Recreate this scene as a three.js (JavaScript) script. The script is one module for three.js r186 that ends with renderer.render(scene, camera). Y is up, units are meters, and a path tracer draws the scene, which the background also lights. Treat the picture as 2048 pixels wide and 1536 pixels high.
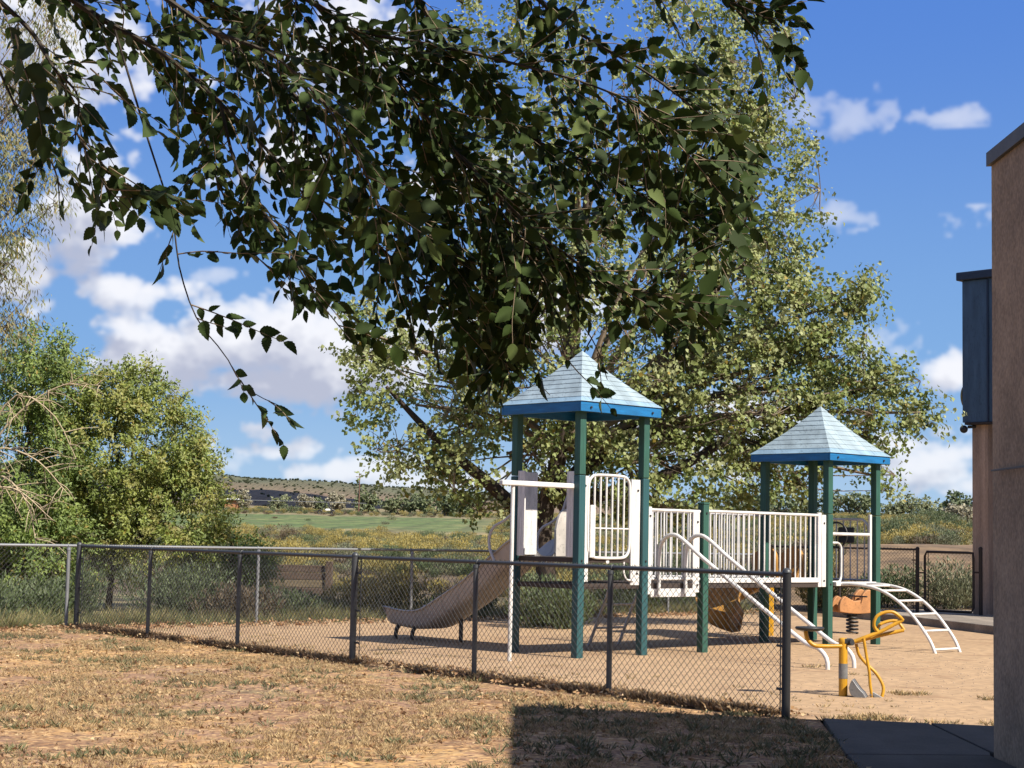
import * as THREE from 'three';
import { mergeGeometries } from 'three/addons/utils/BufferGeometryUtils.js';
import { RoundedBoxGeometry } from 'three/addons/geometries/RoundedBoxGeometry.js';
import { ImprovedNoise } from 'three/addons/math/ImprovedNoise.js';

// ---------------------------------------------------------------- camera, sky, sun, exposure
const EXPOSURE = 1.75;
const scene = new THREE.Scene();
const camera = new THREE.PerspectiveCamera(25.46, 4 / 3, 0.1, 20000);
camera.rotation.order = 'YXZ';
camera.position.set(0, 1.5, 0);
camera.rotation.set(Math.atan(304 / 3400), 0, 0.021);
const renderer = new THREE.WebGLRenderer({ antialias: true });
renderer.setSize(1024, 768);
renderer.toneMapping = THREE.LinearToneMapping;
renderer.toneMappingExposure = EXPOSURE;
renderer.shadowMap.enabled = true;

const SUN = new THREE.Vector3(0.535, 0.69, 0.488).normalize();
const sun = new THREE.DirectionalLight(new THREE.Color(1, 0.93, 0.82), 5);
sun.position.set(SUN.x * 80, SUN.y * 80, SUN.z * 80 - 20);
sun.target.position.set(0, 0, -20);
sun.castShadow = true;
sun.shadow.mapSize.set(4096, 4096);
Object.assign(sun.shadow.camera, { left: -40, right: 40, top: 40, bottom: -40, near: 1, far: 200 });
scene.add(sun, sun.target);

const rngOf = (seed) => () => { seed = (seed + 0x6d2b79f5) | 0; let t = Math.imul(seed ^ (seed >>> 15), 1 | seed); t = (t + Math.imul(t ^ (t >>> 7), 61 | t)) ^ t; return ((t ^ (t >>> 14)) >>> 0) / 4294967296; };
const perlin = new ImprovedNoise();
const clamp = THREE.MathUtils.clamp, smooth = THREE.MathUtils.smoothstep, lerp = THREE.MathUtils.lerp;
const fbm3 = (x, y, z, o) => { let s = 0, a = 0.5; for (let i = 0; i < o; i++) { s += a * perlin.noise(x, y, z); x = x * 2.03 + 7.1; y = y * 2.03 + 3.7; z = z * 2.03 + 1.3; a *= 0.5; } return s; };

// The sky: blue air and cumulus. Each cloud: azimuth and height in degrees, half width, half height, strength.
const CLOUDS = [[-11.61, 5.64, 2.19, 1.26, 1], [-8.84, 6.16, 2.86, 1.35, 1.1], [-5.82, 5.77, 2.53, 1.43, 1], [-7.47, 4.96, 3.88, 0.76, 0.9], [-3.96, 5.15, 2.02, 0.84, 0.7], [-14.37, 9.84, 1.52, 2.53, 0.9], [-15.55, 14.88, 2.7, 2.86, 0.9], [-16.34, 7.93, 1.35, 1.52, 0.8], [-12.83, 7.89, 2.19, 0.67, 0.75], [-10.24, 8.43, 1.01, 0.34, 0.5], [-5.96, 15.86, 2.19, 1.85, 0.9], [-8.04, 12.17, 1.52, 1.01, 0.7], [-2.27, 11.9, 2.02, 1.35, 0.7], [0.57, 7.28, 2.02, 1.52, 0.8], [-8.24, 3.18, 0.67, 0.42, 0.6], [-7.39, 2.62, 1.52, 0.51, 0.8], [-5.54, 2.0, 3.37, 0.51, 0.8], [-2.02, 1.75, 3.71, 0.51, 0.8], [-9.03, 2.16, 1.35, 0.42, 0.5], [14.5, 2.2, 2.53, 0.93, 0.75], [12.59, 3.24, 1.52, 1.01, 0.55], [7.19, 3.35, 4.21, 1.35, 0.7], [11.1, 13.83, 0.59, 0.67, 0.42], [10.61, 10.82, 0.93, 0.47, 0.45], [15.01, 13.86, 1.01, 0.25, 0.5], [15.55, 10.4, 0.84, 0.37, 0.5], [14.59, 5.46, 0.76, 0.64, 1], [12.02, 6.53, 0.84, 1.01, 0.45], [8.93, 14.12, 2.02, 1.01, 0.4]];
{
  const r = rngOf(11);
  for (let i = 0; i < 190; i++) {
    const az = r() * 360 - 180, el = 1.5 + Math.pow(r(), 1.6) * 60, s = 0.8 + el * 0.06;
    if (Math.abs(az) < 22 && el < 21) continue;
    CLOUDS.push([az, el, (1.2 + r() * 3) * s, (0.5 + r() * 1.2) * s, 0.5 + r() * 0.6]);
  }
  const W = 4096, H = 2048, data = new Float32Array(W * H * 4), k = 1 / EXPOSURE;
  const mask = new Float32Array(W * H / 2), thin = new Float32Array(W * H / 2);
  for (const [az, el, ra, re, amp] of CLOUDS) {
    const cosE = Math.cos(el * Math.PI / 180), rx = ra / cosE;
    const x0 = Math.floor((az - 90 - rx * 2.6 + 180) / 360 * W), x1 = Math.ceil((az - 90 + rx * 2.6 + 180) / 360 * W), y0 = Math.max(0, Math.floor((el - re * 2.6) / 90 * H / 2)), y1 = Math.min(H / 2 - 1, Math.ceil((el + re * 2.6) / 90 * H / 2));
    for (let y = y0; y <= y1; y++) for (let x = x0; x <= x1; x++) {
      const a = (x + 0.5) / W * 360 - 180 + 90, e = (y + 0.5) / H * 180, q = ((a - az) / rx) ** 2, dy = (e - el) / (e < el ? re * 0.75 : re), i = y * W + ((x % W) + W) % W;
      const v = (amp < 0.55 ? 0.62 : amp) * Math.exp(-(q + dy * dy) * 0.75); if (v > mask[i]) { mask[i] = v; thin[i] = amp < 0.55 ? amp * 1.1 : 1; }
    }
  }
  const dens = new Float32Array(W * H / 2);
  for (let y = 0; y < H / 2; y++) for (let x = 0; x < W; x++) {
    const i = y * W + x, m = mask[i];
    if (m < 0.04) continue;
    const e = (y + 0.5) / H * Math.PI, a = ((x + 0.5) / W * 2 - 1) * Math.PI, X = Math.cos(a) * Math.cos(e), Y = Math.sin(e), Z = Math.sin(a) * Math.cos(e);
    const f = 26, n = fbm3(X * f, Y * f * 1.35, Z * f, 6) + 0.8 * Math.abs(fbm3(X * 60 + 9, Y * 74, Z * 60, 4)) - 0.03;
    dens[i] = clamp((m - 0.40 + n * (thin[i] < 0.9 ? 1.5 : 0.85)) * (thin[i] < 0.9 ? 1.5 : 3.0), 0, 1.3);
  }
  const top = [0.100, 0.250, 0.70], mid = [0.25, 0.465, 0.79], low = [0.46, 0.64, 0.83];
  for (let y = 0; y < H; y++) for (let x = 0; x < W; x++) {
    const o = (y * W + x) * 4, el = Math.max(0, (y + 0.5 - H / 2) / H * 180), t = smooth(el, 2, 19), u = smooth(el, 16, 60), c = [0, 0, 0];
    for (let j = 0; j < 3; j++) c[j] = lerp(lerp(low[j], mid[j], smooth(el, -1, 6.5)), top[j] * lerp(1, 0.62, u), t);
    if (y >= H / 2) {
      const iy = y - H / 2, i = iy * W + x, d = dens[i];
      if (d > 0.001) {
        const up = dens[Math.min(H / 2 - 1, iy + 7) * W + (x + 4) % W], up2 = dens[Math.min(H / 2 - 1, iy + 20) * W + (x + 9) % W], alpha = (1 - Math.exp(-d * 2.6)) * thin[i];
        const lit = clamp(1.05 - 0.30 * up - 0.50 * up2 + 0.25 * (d - up), 0.22, 1);
        const col = [lerp(0.38, 0.98, lit), lerp(0.41, 0.98, lit), lerp(0.56, 1.02, lit)], hz = 0.25 * (1 - smooth(el, 0, 5));
        for (let j = 0; j < 3; j++) c[j] = lerp(c[j], lerp(col[j], low[j], hz), alpha * 0.96);
      }
    }
    data[o] = c[0] * k; data[o + 1] = c[1] * k; data[o + 2] = c[2] * k; data[o + 3] = 1;
  }
  const sky = new THREE.DataTexture(data, W, H, THREE.RGBAFormat, THREE.FloatType);
  sky.mapping = THREE.EquirectangularReflectionMapping; sky.magFilter = THREE.LinearFilter; sky.minFilter = THREE.LinearFilter; sky.needsUpdate = true;
  scene.background = sky; scene.environment = sky;
}

// ---------------------------------------------------------------- helpers
const V = (x, y, d) => new THREE.Vector3(x, y, -d);          // d = metres ahead of the camera
const P3 = (x, y, z) => new THREE.Vector3(x, y, z);
const names = new Map();
function numbered(n) { const c = names.get(n) ?? 0; names.set(n, c + 1); return c ? n + '_' + String(c).padStart(3, '0') : n; }
function tag(o, label, category, group, kind) { if (label) o.userData.label = label; if (category) o.userData.category = category; if (group) o.userData.group = group; if (kind) o.userData.kind = kind; return o; }
function thing(name, label, category, pos = P3(0, 0, 0), turn = 0, group) { const o = new THREE.Group(); o.name = numbered(name); o.position.copy(pos); o.rotation.y = turn; scene.add(o); return tag(o, label, category, group); }
function clean(g) { const c = g.index ? g.toNonIndexed() : g; for (const n of Object.keys(c.attributes)) if (!['position', 'normal', 'uv'].includes(n)) c.deleteAttribute(n); if (!c.attributes.uv) c.setAttribute('uv', new THREE.BufferAttribute(new Float32Array(c.attributes.position.count * 2), 2)); return c; }
function merge(list) { return list.length === 1 ? list[0] : mergeGeometries(list.map(clean)); }
function part(parent, name, geo, material, kind) { const m = new THREE.Mesh(Array.isArray(geo) ? merge(geo) : geo, material); m.name = parent === scene ? numbered(name) : name; m.castShadow = m.receiveShadow = true; if (kind) m.userData.kind = kind; parent.add(m); return m; }
function structure(name, geo, material) { const m = part(scene, name, geo, material, 'structure'); return m; }
function box(w, h, d, x, y, z, r = 0.006) { const g = r > 0 ? new RoundedBoxGeometry(w, h, d, 1, Math.min(r, w / 3, h / 3, d / 3)) : new THREE.BoxGeometry(w, h, d); g.translate(x, y, z); return g; }
function tube(pts, r, { seg = 0, rad = 8, curve = false, closed = false, r2, bend } = {}) {   // round bar through points; bends rounded; may taper
  const c = curve ? new THREE.CatmullRomCurve3(pts, closed, 'centripetal') : bent(pts, bend ?? Math.max(r * 2.2, 0.01));
  const n = seg || Math.max(1, pts.length * (curve ? 6 : 4));
  const useN = !curve && pts.length === 2 ? 1 : n;
  const g = new THREE.TubeGeometry(c, useN, r, rad, closed);
  if (r2 !== undefined) { const p = g.attributes.position, v = new THREE.Vector3(), q = new THREE.Vector3(); for (let i = 0; i <= useN; i++) { c.getPointAt(i / useN, q); const s = lerp(1, r2 / r, i / useN); for (let j = 0; j <= rad; j++) { const k = i * (rad + 1) + j; v.fromBufferAttribute(p, k).sub(q).multiplyScalar(s).add(q); p.setXYZ(k, v.x, v.y, v.z); } } g.computeVertexNormals(); }
  if (closed) return g;
  const caps = [0, 1].map((e) => { const cg = new THREE.CircleGeometry(e && r2 !== undefined ? r2 : r, rad), t = c.getTangentAt(e), q = c.getPointAt(e); cg.applyQuaternion(new THREE.Quaternion().setFromUnitVectors(P3(0, 0, 1), e ? t : t.clone().negate())); cg.translate(q.x, q.y, q.z); return cg; });
  return rad > 4 ? merge([g, ...caps]) : g;
}
function bent(pts, r) { const cp = new THREE.CurvePath(); if (pts.length === 2) return new THREE.LineCurve3(pts[0], pts[1]); let a = pts[0]; for (let i = 1; i < pts.length - 1; i++) { const b = pts[i], c = pts[i + 1], d1 = a.clone().sub(b), d2 = c.clone().sub(b), k = Math.min(r * 3, d1.length() * 0.45, d2.length() * 0.45), p = b.clone().add(d1.setLength(k)), q = b.clone().add(d2.setLength(k)); cp.add(new THREE.LineCurve3(a, p)); cp.add(new THREE.QuadraticBezierCurve3(p, b, q)); a = q; } cp.add(new THREE.LineCurve3(a, pts[pts.length - 1])); return cp; }
function lathe(pairs, n = 16) { return new THREE.LatheGeometry(pairs.map(([r, y]) => new THREE.Vector2(r, y)), n); }
const mat = (r, g, b, o = {}) => { const m = new THREE.MeshPhysicalMaterial({ roughness: 0.8, side: THREE.DoubleSide, ...o }); m.color.setRGB(r, g, b); return m; };

// tileable value noise and computed textures
const hash2 = (x, y, s) => { let h = Math.imul(x, 374761393) + Math.imul(y, 668265263) + Math.imul(s, 982451653); h = Math.imul(h ^ (h >>> 13), 1274126177); return ((h ^ (h >>> 16)) >>> 0) / 4294967296; };
function vnoise(x, y, per, s) { const ix = Math.floor(x), iy = Math.floor(y), fx = x - ix, fy = y - iy, u = fx * fx * (3 - 2 * fx), w = fy * fy * (3 - 2 * fy), m = (n) => ((n % per) + per) % per; return lerp(lerp(hash2(m(ix), m(iy), s), hash2(m(ix + 1), m(iy), s), u), lerp(hash2(m(ix), m(iy + 1), s), hash2(m(ix + 1), m(iy + 1), s), u), w); }
function tfbm(u, v, per, oct, s) { let t = 0, a = 0.5, w = 0; for (let i = 0; i < oct; i++) { t += a * vnoise(u * per, v * per, per, s + i * 17); w += a; per *= 2; a *= 0.55; } return t / w; }
function texture(n, fn, srgb = true, repeat = 1) {
  const d = new Uint8Array(n * n * 4);
  for (let y = 0; y < n; y++) for (let x = 0; x < n; x++) { const c = fn((x + 0.5) / n, (y + 0.5) / n), o = (y * n + x) * 4; d[o] = clamp(c[0], 0, 1) * 255; d[o + 1] = clamp(c[1] ?? c[0], 0, 1) * 255; d[o + 2] = clamp(c[2] ?? c[0], 0, 1) * 255; d[o + 3] = 255; }
  const t = new THREE.DataTexture(d, n, n, THREE.RGBAFormat); t.wrapS = t.wrapT = THREE.RepeatWrapping; t.magFilter = THREE.LinearFilter; t.minFilter = THREE.LinearMipmapLinearFilter; t.generateMipmaps = true; if (srgb) t.colorSpace = THREE.SRGBColorSpace; t.repeat.set(repeat, repeat); t.needsUpdate = true; return t;
}
const mixc = (a, b, t) => [lerp(a[0], b[0], t), lerp(a[1], b[1], t), lerp(a[2], b[2], t)];
const s01 = (r, g, b) => [r / 255, g / 255, b / 255];

// ---------------------------------------------------------------- materials
const grime = texture(256, (u, v) => { const n = tfbm(u, v, 6, 5, 3), q = tfbm(u, v, 40, 2, 9), t = 0.72 + 0.28 * n + (q > 0.72 ? -0.1 : 0); return [t, t, t]; });
const woodGrain = texture(256, (u, v) => { const n = tfbm(u, v * 0.12, 32, 4, 5), m = tfbm(u, v, 5, 4, 8), t = 0.62 + 0.3 * n + 0.2 * (m - 0.5); return [t, t, t]; });
const stuccoBump = texture(512, (u, v) => { const t = tfbm(u, v, 64, 3, 21); return [t, t, t]; }, false, 1);
const stuccoMap = texture(512, (u, v) => { const n = tfbm(u, v, 4, 6, 31), q = tfbm(u, v, 96, 2, 12), w = smooth(tfbm(u, v, 7, 5, 35), 0.56, 0.7), t = 0.8 + 0.3 * (n - 0.5) + 0.22 * (q - 0.5) - 0.04 * w; return [t, t * 0.985, t * 0.96]; });
const M = {
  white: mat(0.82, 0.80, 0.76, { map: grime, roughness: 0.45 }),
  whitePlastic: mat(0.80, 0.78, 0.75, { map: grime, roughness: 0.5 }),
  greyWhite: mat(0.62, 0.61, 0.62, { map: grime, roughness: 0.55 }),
  post: mat(0.028, 0.125, 0.135, { map: woodGrain, roughness: 0.55 }),
  post2: mat(0.032, 0.135, 0.095, { map: woodGrain, roughness: 0.6 }),
  roofPale: mat(0.36, 0.455, 0.50, { map: grime, roughness: 0.6 }),
  roofBlue: mat(0.28, 0.42, 0.53, { map: grime, roughness: 0.6 }),
  blue: mat(0.008, 0.17, 0.42, { map: grime, roughness: 0.5 }),
  deck: mat(0.055, 0.038, 0.03, { map: grime, roughness: 0.8 }),
  beige: mat(0.62, 0.57, 0.51, { map: grime, roughness: 0.5 }),
  slide: mat(0.56, 0.52, 0.50, { roughness: 0.5, map: grime }),
  yellow: mat(0.70, 0.36, 0.02, { map: grime, roughness: 0.42 }),
  yellowSlide: mat(0.62, 0.31, 0.06, { map: grime, roughness: 0.5, transmission: 0.22, thickness: 0 }),
  orange: mat(0.55, 0.25, 0.09, { map: grime, roughness: 0.6 }),
  steel: mat(0.26, 0.26, 0.26, { map: grime, roughness: 0.45, metalness: 0.3 }),
  black: mat(0.014, 0.014, 0.015, { roughness: 0.5 }),
  darkSteel: mat(0.05, 0.052, 0.055, { roughness: 0.45, metalness: 0.3, map: grime }),
  fence: mat(0.085, 0.09, 0.095, { roughness: 0.45, metalness: 0.35, map: grime }),
  wire: mat(0.06, 0.06, 0.06, { roughness: 0.5, metalness: 0.3 }),
  galv: mat(0.34, 0.35, 0.36, { roughness: 0.42, metalness: 0.45, map: grime }),
  galvWire: mat(0.11, 0.11, 0.11, { roughness: 0.5, metalness: 0.4 }),
  rust: mat(0.035, 0.022, 0.017, { roughness: 0.7, map: grime }),
  stucco: mat(0.50, 0.37, 0.255, { map: stuccoMap, bumpMap: stuccoBump, bumpScale: 0.003, roughness: 0.95 }),
  pink: mat(0.60, 0.44, 0.35, { map: stuccoMap, bumpMap: stuccoBump, bumpScale: 0.004, roughness: 0.95 }),
  fascia: mat(0.10, 0.10, 0.105, { map: grime, roughness: 0.6 }),
  blueMetal: mat(0.07, 0.13, 0.21, { map: grime, roughness: 0.5, metalness: 0.1 }),
  navy: mat(0.022, 0.04, 0.085, { map: grime, roughness: 0.5 }),
  glass: mat(0.01, 0.012, 0.015, { roughness: 0.08 }),
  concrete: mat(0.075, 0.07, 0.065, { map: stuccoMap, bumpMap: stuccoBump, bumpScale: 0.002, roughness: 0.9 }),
  bark: mat(0.075, 0.052, 0.036, { map: woodGrain, roughness: 0.95 }),
  barkPale: mat(0.30, 0.23, 0.16, { map: woodGrain, roughness: 0.95 }),
  twigElm: mat(0.20, 0.15, 0.10, { roughness: 0.95 }),
  barkElm: mat(0.085, 0.068, 0.05, { map: woodGrain, roughness: 0.95 }),
};
const leafMat = (o = {}) => { const m = new THREE.MeshPhysicalMaterial({ color: 0xffffff, vertexColors: true, side: THREE.DoubleSide, roughness: 0.6, transmission: 0.45, thickness: 0, ...o }); return m; };

// ---------------------------------------------------------------- ground
const prof = (pts, d) => { for (let i = 1; i < pts.length; i++) if (d < pts[i][0]) { const t = clamp((d - pts[i - 1][0]) / (pts[i][0] - pts[i - 1][0]), 0, 1); return lerp(pts[i - 1][1], pts[i][1], t); } return pts[pts.length - 1][1]; };
const LEFT = [[0, 0], [44, 0], [60, 0.35], [100, 0.75], [135, 1.15], [152, 1.75], [300, 4.2], [400, 6], [700, 11.5], [1250, 17]], RIGHT = [[0, 0], [36, 0], [55, 1.42], [70, 1.5], [110, 2.3], [150, 3.0], [300, 5.8], [700, 13], [1250, 17]];
function groundHeight(x, d) {
  const r = Math.hypot(x, d), ahead = d > 0 ? x / Math.max(d, 1) : Math.sign(x) * 2, s = smooth(ahead, 0.06, 0.2), az = Math.atan2(x, d);
  let h = lerp(prof(LEFT, r), prof(RIGHT, r), s);
  const u = clamp(1024 + Math.tan(clamp(az, -0.9, 0.9)) * 3400, -1500, 3500), topPx = 79 - 0.038 * (u - 1024) + 3 * Math.sin(u / 260), topH = 1.5 + clamp(topPx, 35, 130) / 3400 * 2050;
  if (r > 1250) { const t = clamp((r - 1250) / 800, 0, 1); h = lerp(17, topH, t * t * (3 - 2 * t)); if (r > 2050) h = topH - (r - 2050) * 0.002; h += fbm3(x / 160, d / 160, 0, 3) * 14 * smooth(r, 1250, 1500) * (1 - smooth(r, 1950, 2050)); }
  if (r > 40) h += fbm3(x / 9, d / 9, 4, 3) * 0.35 * smooth(r, 38, 70) * Math.min(1, 400 / r);
  return h - 0.03 * (1 - smooth(r, 30, 36));
}
{
  const azs = []; for (let a = -180; a < 180;) { azs.push(a); a += Math.abs(a) < 21 ? 0.2 : 3; } azs.push(180);
  const rs = [0.01, 4, 8]; for (let r = 12; r < 9000; r *= r < 45 ? 1.05 : 1.017) rs.push(r); rs.push(9000);
  const pos = [], col = [], uv = [], idx = [], n = azs.length, rg = rngOf(3);
  for (const r of rs) for (const a of azs) {
    const t = a * Math.PI / 180, x = Math.sin(t) * r, d = Math.cos(t) * r, h = groundHeight(x, d);
    pos.push(x, h, -d); uv.push(x / 6, d / 6);
    const big = fbm3(x / 14, d / 14, 9, 4), fine = fbm3(x / 2.5, d / 2.5, 5, 3), patch = clamp(0.5 + big * 1.6, 0, 1);
    let c = mixc([0.34, 0.25, 0.13], [0.27, 0.245, 0.10], patch);
    if (r > 40 && r < 75 && a < 5) c = mixc(c, [0.13, 0.082, 0.048], 0.75);
    if (a > 8 && r > 34 && r < 62) c = mixc(c, [0.27, 0.16, 0.085], 0.8);
    const dx = x + 62, dd = d - 300, rr = Math.hypot(dx, dd);                    // alfalfa under the irrigation pivot, with lighter mown swaths
    if (r > 130 && r < 345 && a < 3) { const w = smooth(r, 145, 165) * (1 - smooth(r, 305, 330)) * (1 - smooth(x, -8, 4)), sw = Math.sin(rr * 0.24 + big * 0.6) > 0.72 ? 1 : 0; c = mixc(c, mixc([0.115, 0.18, 0.04], [0.26, 0.265, 0.09], Math.max(sw * 0.7, 0.25 * patch)), w); }
    if (r > 1200) { const up = smooth(r, 1600, 1850); c = mixc([0.26, 0.18, 0.11], [0.135, 0.14, 0.07], clamp(up * 1.1 + fine * 0.4, 0, 1)); }
    const j = 0.88 + 0.24 * rg() + fine * 0.3; col.push(c[0] * j, c[1] * j, c[2] * j);
  }
  for (let i = 0; i < rs.length - 1; i++) for (let j = 0; j < n - 1; j++) { const k = i * n + j; idx.push(k, k + 1, k + n, k + 1, k + n + 1, k + n); }
  const g = new THREE.BufferGeometry(); g.setAttribute('position', new THREE.Float32BufferAttribute(pos, 3)); g.setAttribute('color', new THREE.Float32BufferAttribute(col, 3)); g.setAttribute('uv', new THREE.Float32BufferAttribute(uv, 2)); g.setIndex(idx); g.computeVertexNormals();
  const map = texture(512, (u, v) => { const q = tfbm(u, v, 8, 6, 44), t = 0.7 + 0.6 * (q - 0.35); return [t, t, t]; });
  structure('ground', g, new THREE.MeshStandardMaterial({ vertexColors: true, map, roughness: 1, side: THREE.DoubleSide }));
}

// yard axes: A runs along the play structure (right and away), B away to the left
const TH = 47.55 * Math.PI / 180, A = [Math.sin(TH), Math.cos(TH)], B = [-Math.cos(TH), Math.sin(TH)];
const J = [-6.412, 25.422], END = [2.413, 14.686], fl = Math.hypot(END[0] - J[0], END[1] - J[1]), D = [(END[0] - J[0]) / fl, (END[1] - J[1]) / fl];
const onA = (t) => [J[0] + A[0] * t, J[1] + A[1] * t], onD = (t) => [J[0] + D[0] * t, J[1] + D[1] * t];
function sheet(name, pts, y, material, scale) {                                  // a level sheet; uv in metres / scale
  const s = new THREE.Shape(pts.map(([x, d]) => new THREE.Vector2(x, d))), g = new THREE.ShapeGeometry(s), p = g.attributes.position, uv = g.attributes.uv;
  for (let i = 0; i < p.count; i++) { const x = p.getX(i), d = p.getY(i); p.setXYZ(i, x, y, -d); uv.setXY(i, x / scale + 0.5, d / scale); }
  g.computeVertexNormals(); return structure(name, g, material);
}
const backCorner = onA(16.2);
{
  const dirt = s01(150, 114, 88), dark = s01(128, 92, 66), straw = s01(204, 160, 98), pale = s01(222, 184, 130), grey = s01(118, 110, 74);
  const lawnMap = texture(2048, (u, v) => {
    const big = tfbm(u, v, 5, 4, 2), m = tfbm(u, v, 22, 4, 7), fine = tfbm(u, v, 150, 3, 13), sp = tfbm(u, v, 420, 2, 19);
    let c = mixc(dirt, straw, smooth(big * 0.5 + m * 0.35 + fine * 0.3, 0.42, 0.72)); c = mixc(c, dark, smooth(m * 0.6 + (1 - big) * 0.4 + fine * 0.2, 0.6, 0.85) * 0.7); c = mixc(c, grey, smooth(tfbm(u, v, 30, 3, 29), 0.64, 0.8) * 0.55);
    if (sp > 0.66) c = mixc(c, pale, 0.65); else if (sp < 0.3) c = mixc(c, s01(92, 66, 46), 0.7); return c;
  });
  const lawnBump = texture(1024, (u, v) => { const t = tfbm(u, v, 120, 4, 23); return [t, t, t]; }, false);
  const lawn = new THREE.MeshStandardMaterial({ map: lawnMap, bumpMap: lawnBump, bumpScale: 0.05, roughness: 1, side: THREE.DoubleSide }); lawn.color.setRGB(0.80, 0.82, 0.82);
  sheet('lawn', [[-30, -8], [3.4, -8], [3.42, 12.1], [2.37, 11.58], [2.66, 14.55], onD(fl), J, onA(-20)], 0, lawn, 16);
  const a = s01(176, 145, 112), b = s01(186, 155, 121), e = s01(164, 132, 101);
  const sandMap = texture(2048, (u, v) => { const big = tfbm(u, v, 6, 4, 52), m = tfbm(u, v, 40, 4, 57), f = tfbm(u, v, 300, 2, 63); let c = mixc(a, b, smooth(big * 0.6 + m * 0.4, 0.35, 0.65)); if (m < 0.36) c = mixc(c, e, smooth(0.36 - m, 0, 0.1) * 0.6); const k = 0.9 + 0.22 * (f - 0.25); return [c[0] * k, c[1] * k, c[2] * k]; });
  const sandBump = texture(1024, (u, v) => { const t = 0.6 * tfbm(u, v, 48, 3, 70) + 0.4 * tfbm(u, v, 160, 3, 77); return [t, t, t]; }, false);
  const sand = new THREE.MeshStandardMaterial({ map: sandMap, bumpMap: sandBump, bumpScale: 0.03, roughness: 1, side: THREE.DoubleSide }); sand.color.setRGB(0.82, 0.81, 0.77);
  sheet('sand_yard', [onD(fl), [2.66, 14.55], [4.1, 14.18], [20, 10.5], [20, 24], [9, 33.6], backCorner, J], 0.004, sand, 20);
}
// concrete walk by the building: slabs with open joints
{
  const walk = thing('concrete_walk'); walk.userData.kind = 'structure';
  const slab = (pts, top) => { const s = new THREE.Shape(pts.map(([x, d]) => new THREE.Vector2(x, d))), g = new THREE.ExtrudeGeometry(s, { depth: 0.1, bevelEnabled: true, bevelSize: 0.004, bevelThickness: 0.004, bevelSegments: 1 }); g.rotateX(-Math.PI / 2); g.translate(0, top - 0.104, 0); return g; };
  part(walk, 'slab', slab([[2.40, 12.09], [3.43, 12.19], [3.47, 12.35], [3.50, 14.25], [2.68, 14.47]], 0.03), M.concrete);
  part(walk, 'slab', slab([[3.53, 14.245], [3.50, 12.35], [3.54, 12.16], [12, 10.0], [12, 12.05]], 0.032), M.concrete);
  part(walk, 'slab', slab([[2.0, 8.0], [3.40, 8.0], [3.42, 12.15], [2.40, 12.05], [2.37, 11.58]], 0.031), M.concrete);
}
// raised walk in front of the far wing
{
  const w = thing('sidewalk'); w.userData.kind = 'structure';
  const s = new THREE.Shape([[6.6, 34.9], [7.55, 32.6], [8.35, 28.9], [12, 24], [18, 24], [18, 36], [9, 36]].map(([x, d]) => new THREE.Vector2(x, d))), g = new THREE.ExtrudeGeometry(s, { depth: 0.16, bevelEnabled: true, bevelSize: 0.01, bevelThickness: 0.01, bevelSegments: 1 });
  g.rotateX(-Math.PI / 2); g.translate(0, -0.02, 0); part(w, 'kerb_slab', g, mat(0.36, 0.31, 0.26, { map: stuccoMap, roughness: 0.95 }));
}

// ---------------------------------------------------------------- leaves, trees
// A batch of small faces with one colour each, joined into one mesh.
class Batch {
  constructor() { this.p = []; this.c = []; this.i = []; this.n = 0; }
  leaf(o, dir, side, nrm, len, wid, col, fold = 0.18) {          // folded rhombus: base, left, right, tip
    const s = this.p, L = len, W = wid / 2, f = fold * wid, k = 0.42;
    s.push(o.x, o.y, o.z, o.x + dir.x * L * k + side.x * W + nrm.x * f, o.y + dir.y * L * k + side.y * W + nrm.y * f, o.z + dir.z * L * k + side.z * W + nrm.z * f,
      o.x + dir.x * L * k - side.x * W + nrm.x * f, o.y + dir.y * L * k - side.y * W + nrm.y * f, o.z + dir.z * L * k - side.z * W + nrm.z * f, o.x + dir.x * L, o.y + dir.y * L, o.z + dir.z * L);
    for (let q = 0; q < 4; q++) this.c.push(col[0], col[1], col[2]);
    this.i.push(this.n, this.n + 1, this.n + 3, this.n, this.n + 3, this.n + 2); this.n += 4;
  }
  shape(tpl, m, col) { const v = new THREE.Vector3(), a = tpl.attributes.position; for (let q = 0; q < a.count; q++) { v.fromBufferAttribute(a, q).applyMatrix4(m); this.p.push(v.x, v.y, v.z); this.c.push(col[0], col[1], col[2]); } for (const q of tpl.index.array) this.i.push(q + this.n); this.n += a.count; }
  geometry() { const g = new THREE.BufferGeometry(); g.setAttribute('position', new THREE.Float32BufferAttribute(this.p, 3)); g.setAttribute('color', new THREE.Float32BufferAttribute(this.c, 3)); g.setIndex(this.i); g.computeVertexNormals(); return g; }
}
const ball = (r) => { for (;;) { const x = r() * 2 - 1, y = r() * 2 - 1, z = r() * 2 - 1; if (x * x + y * y + z * z < 1) return P3(x, y, z); } };
const pick = (list, r) => list[Math.floor(r() * list.length)];
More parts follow.
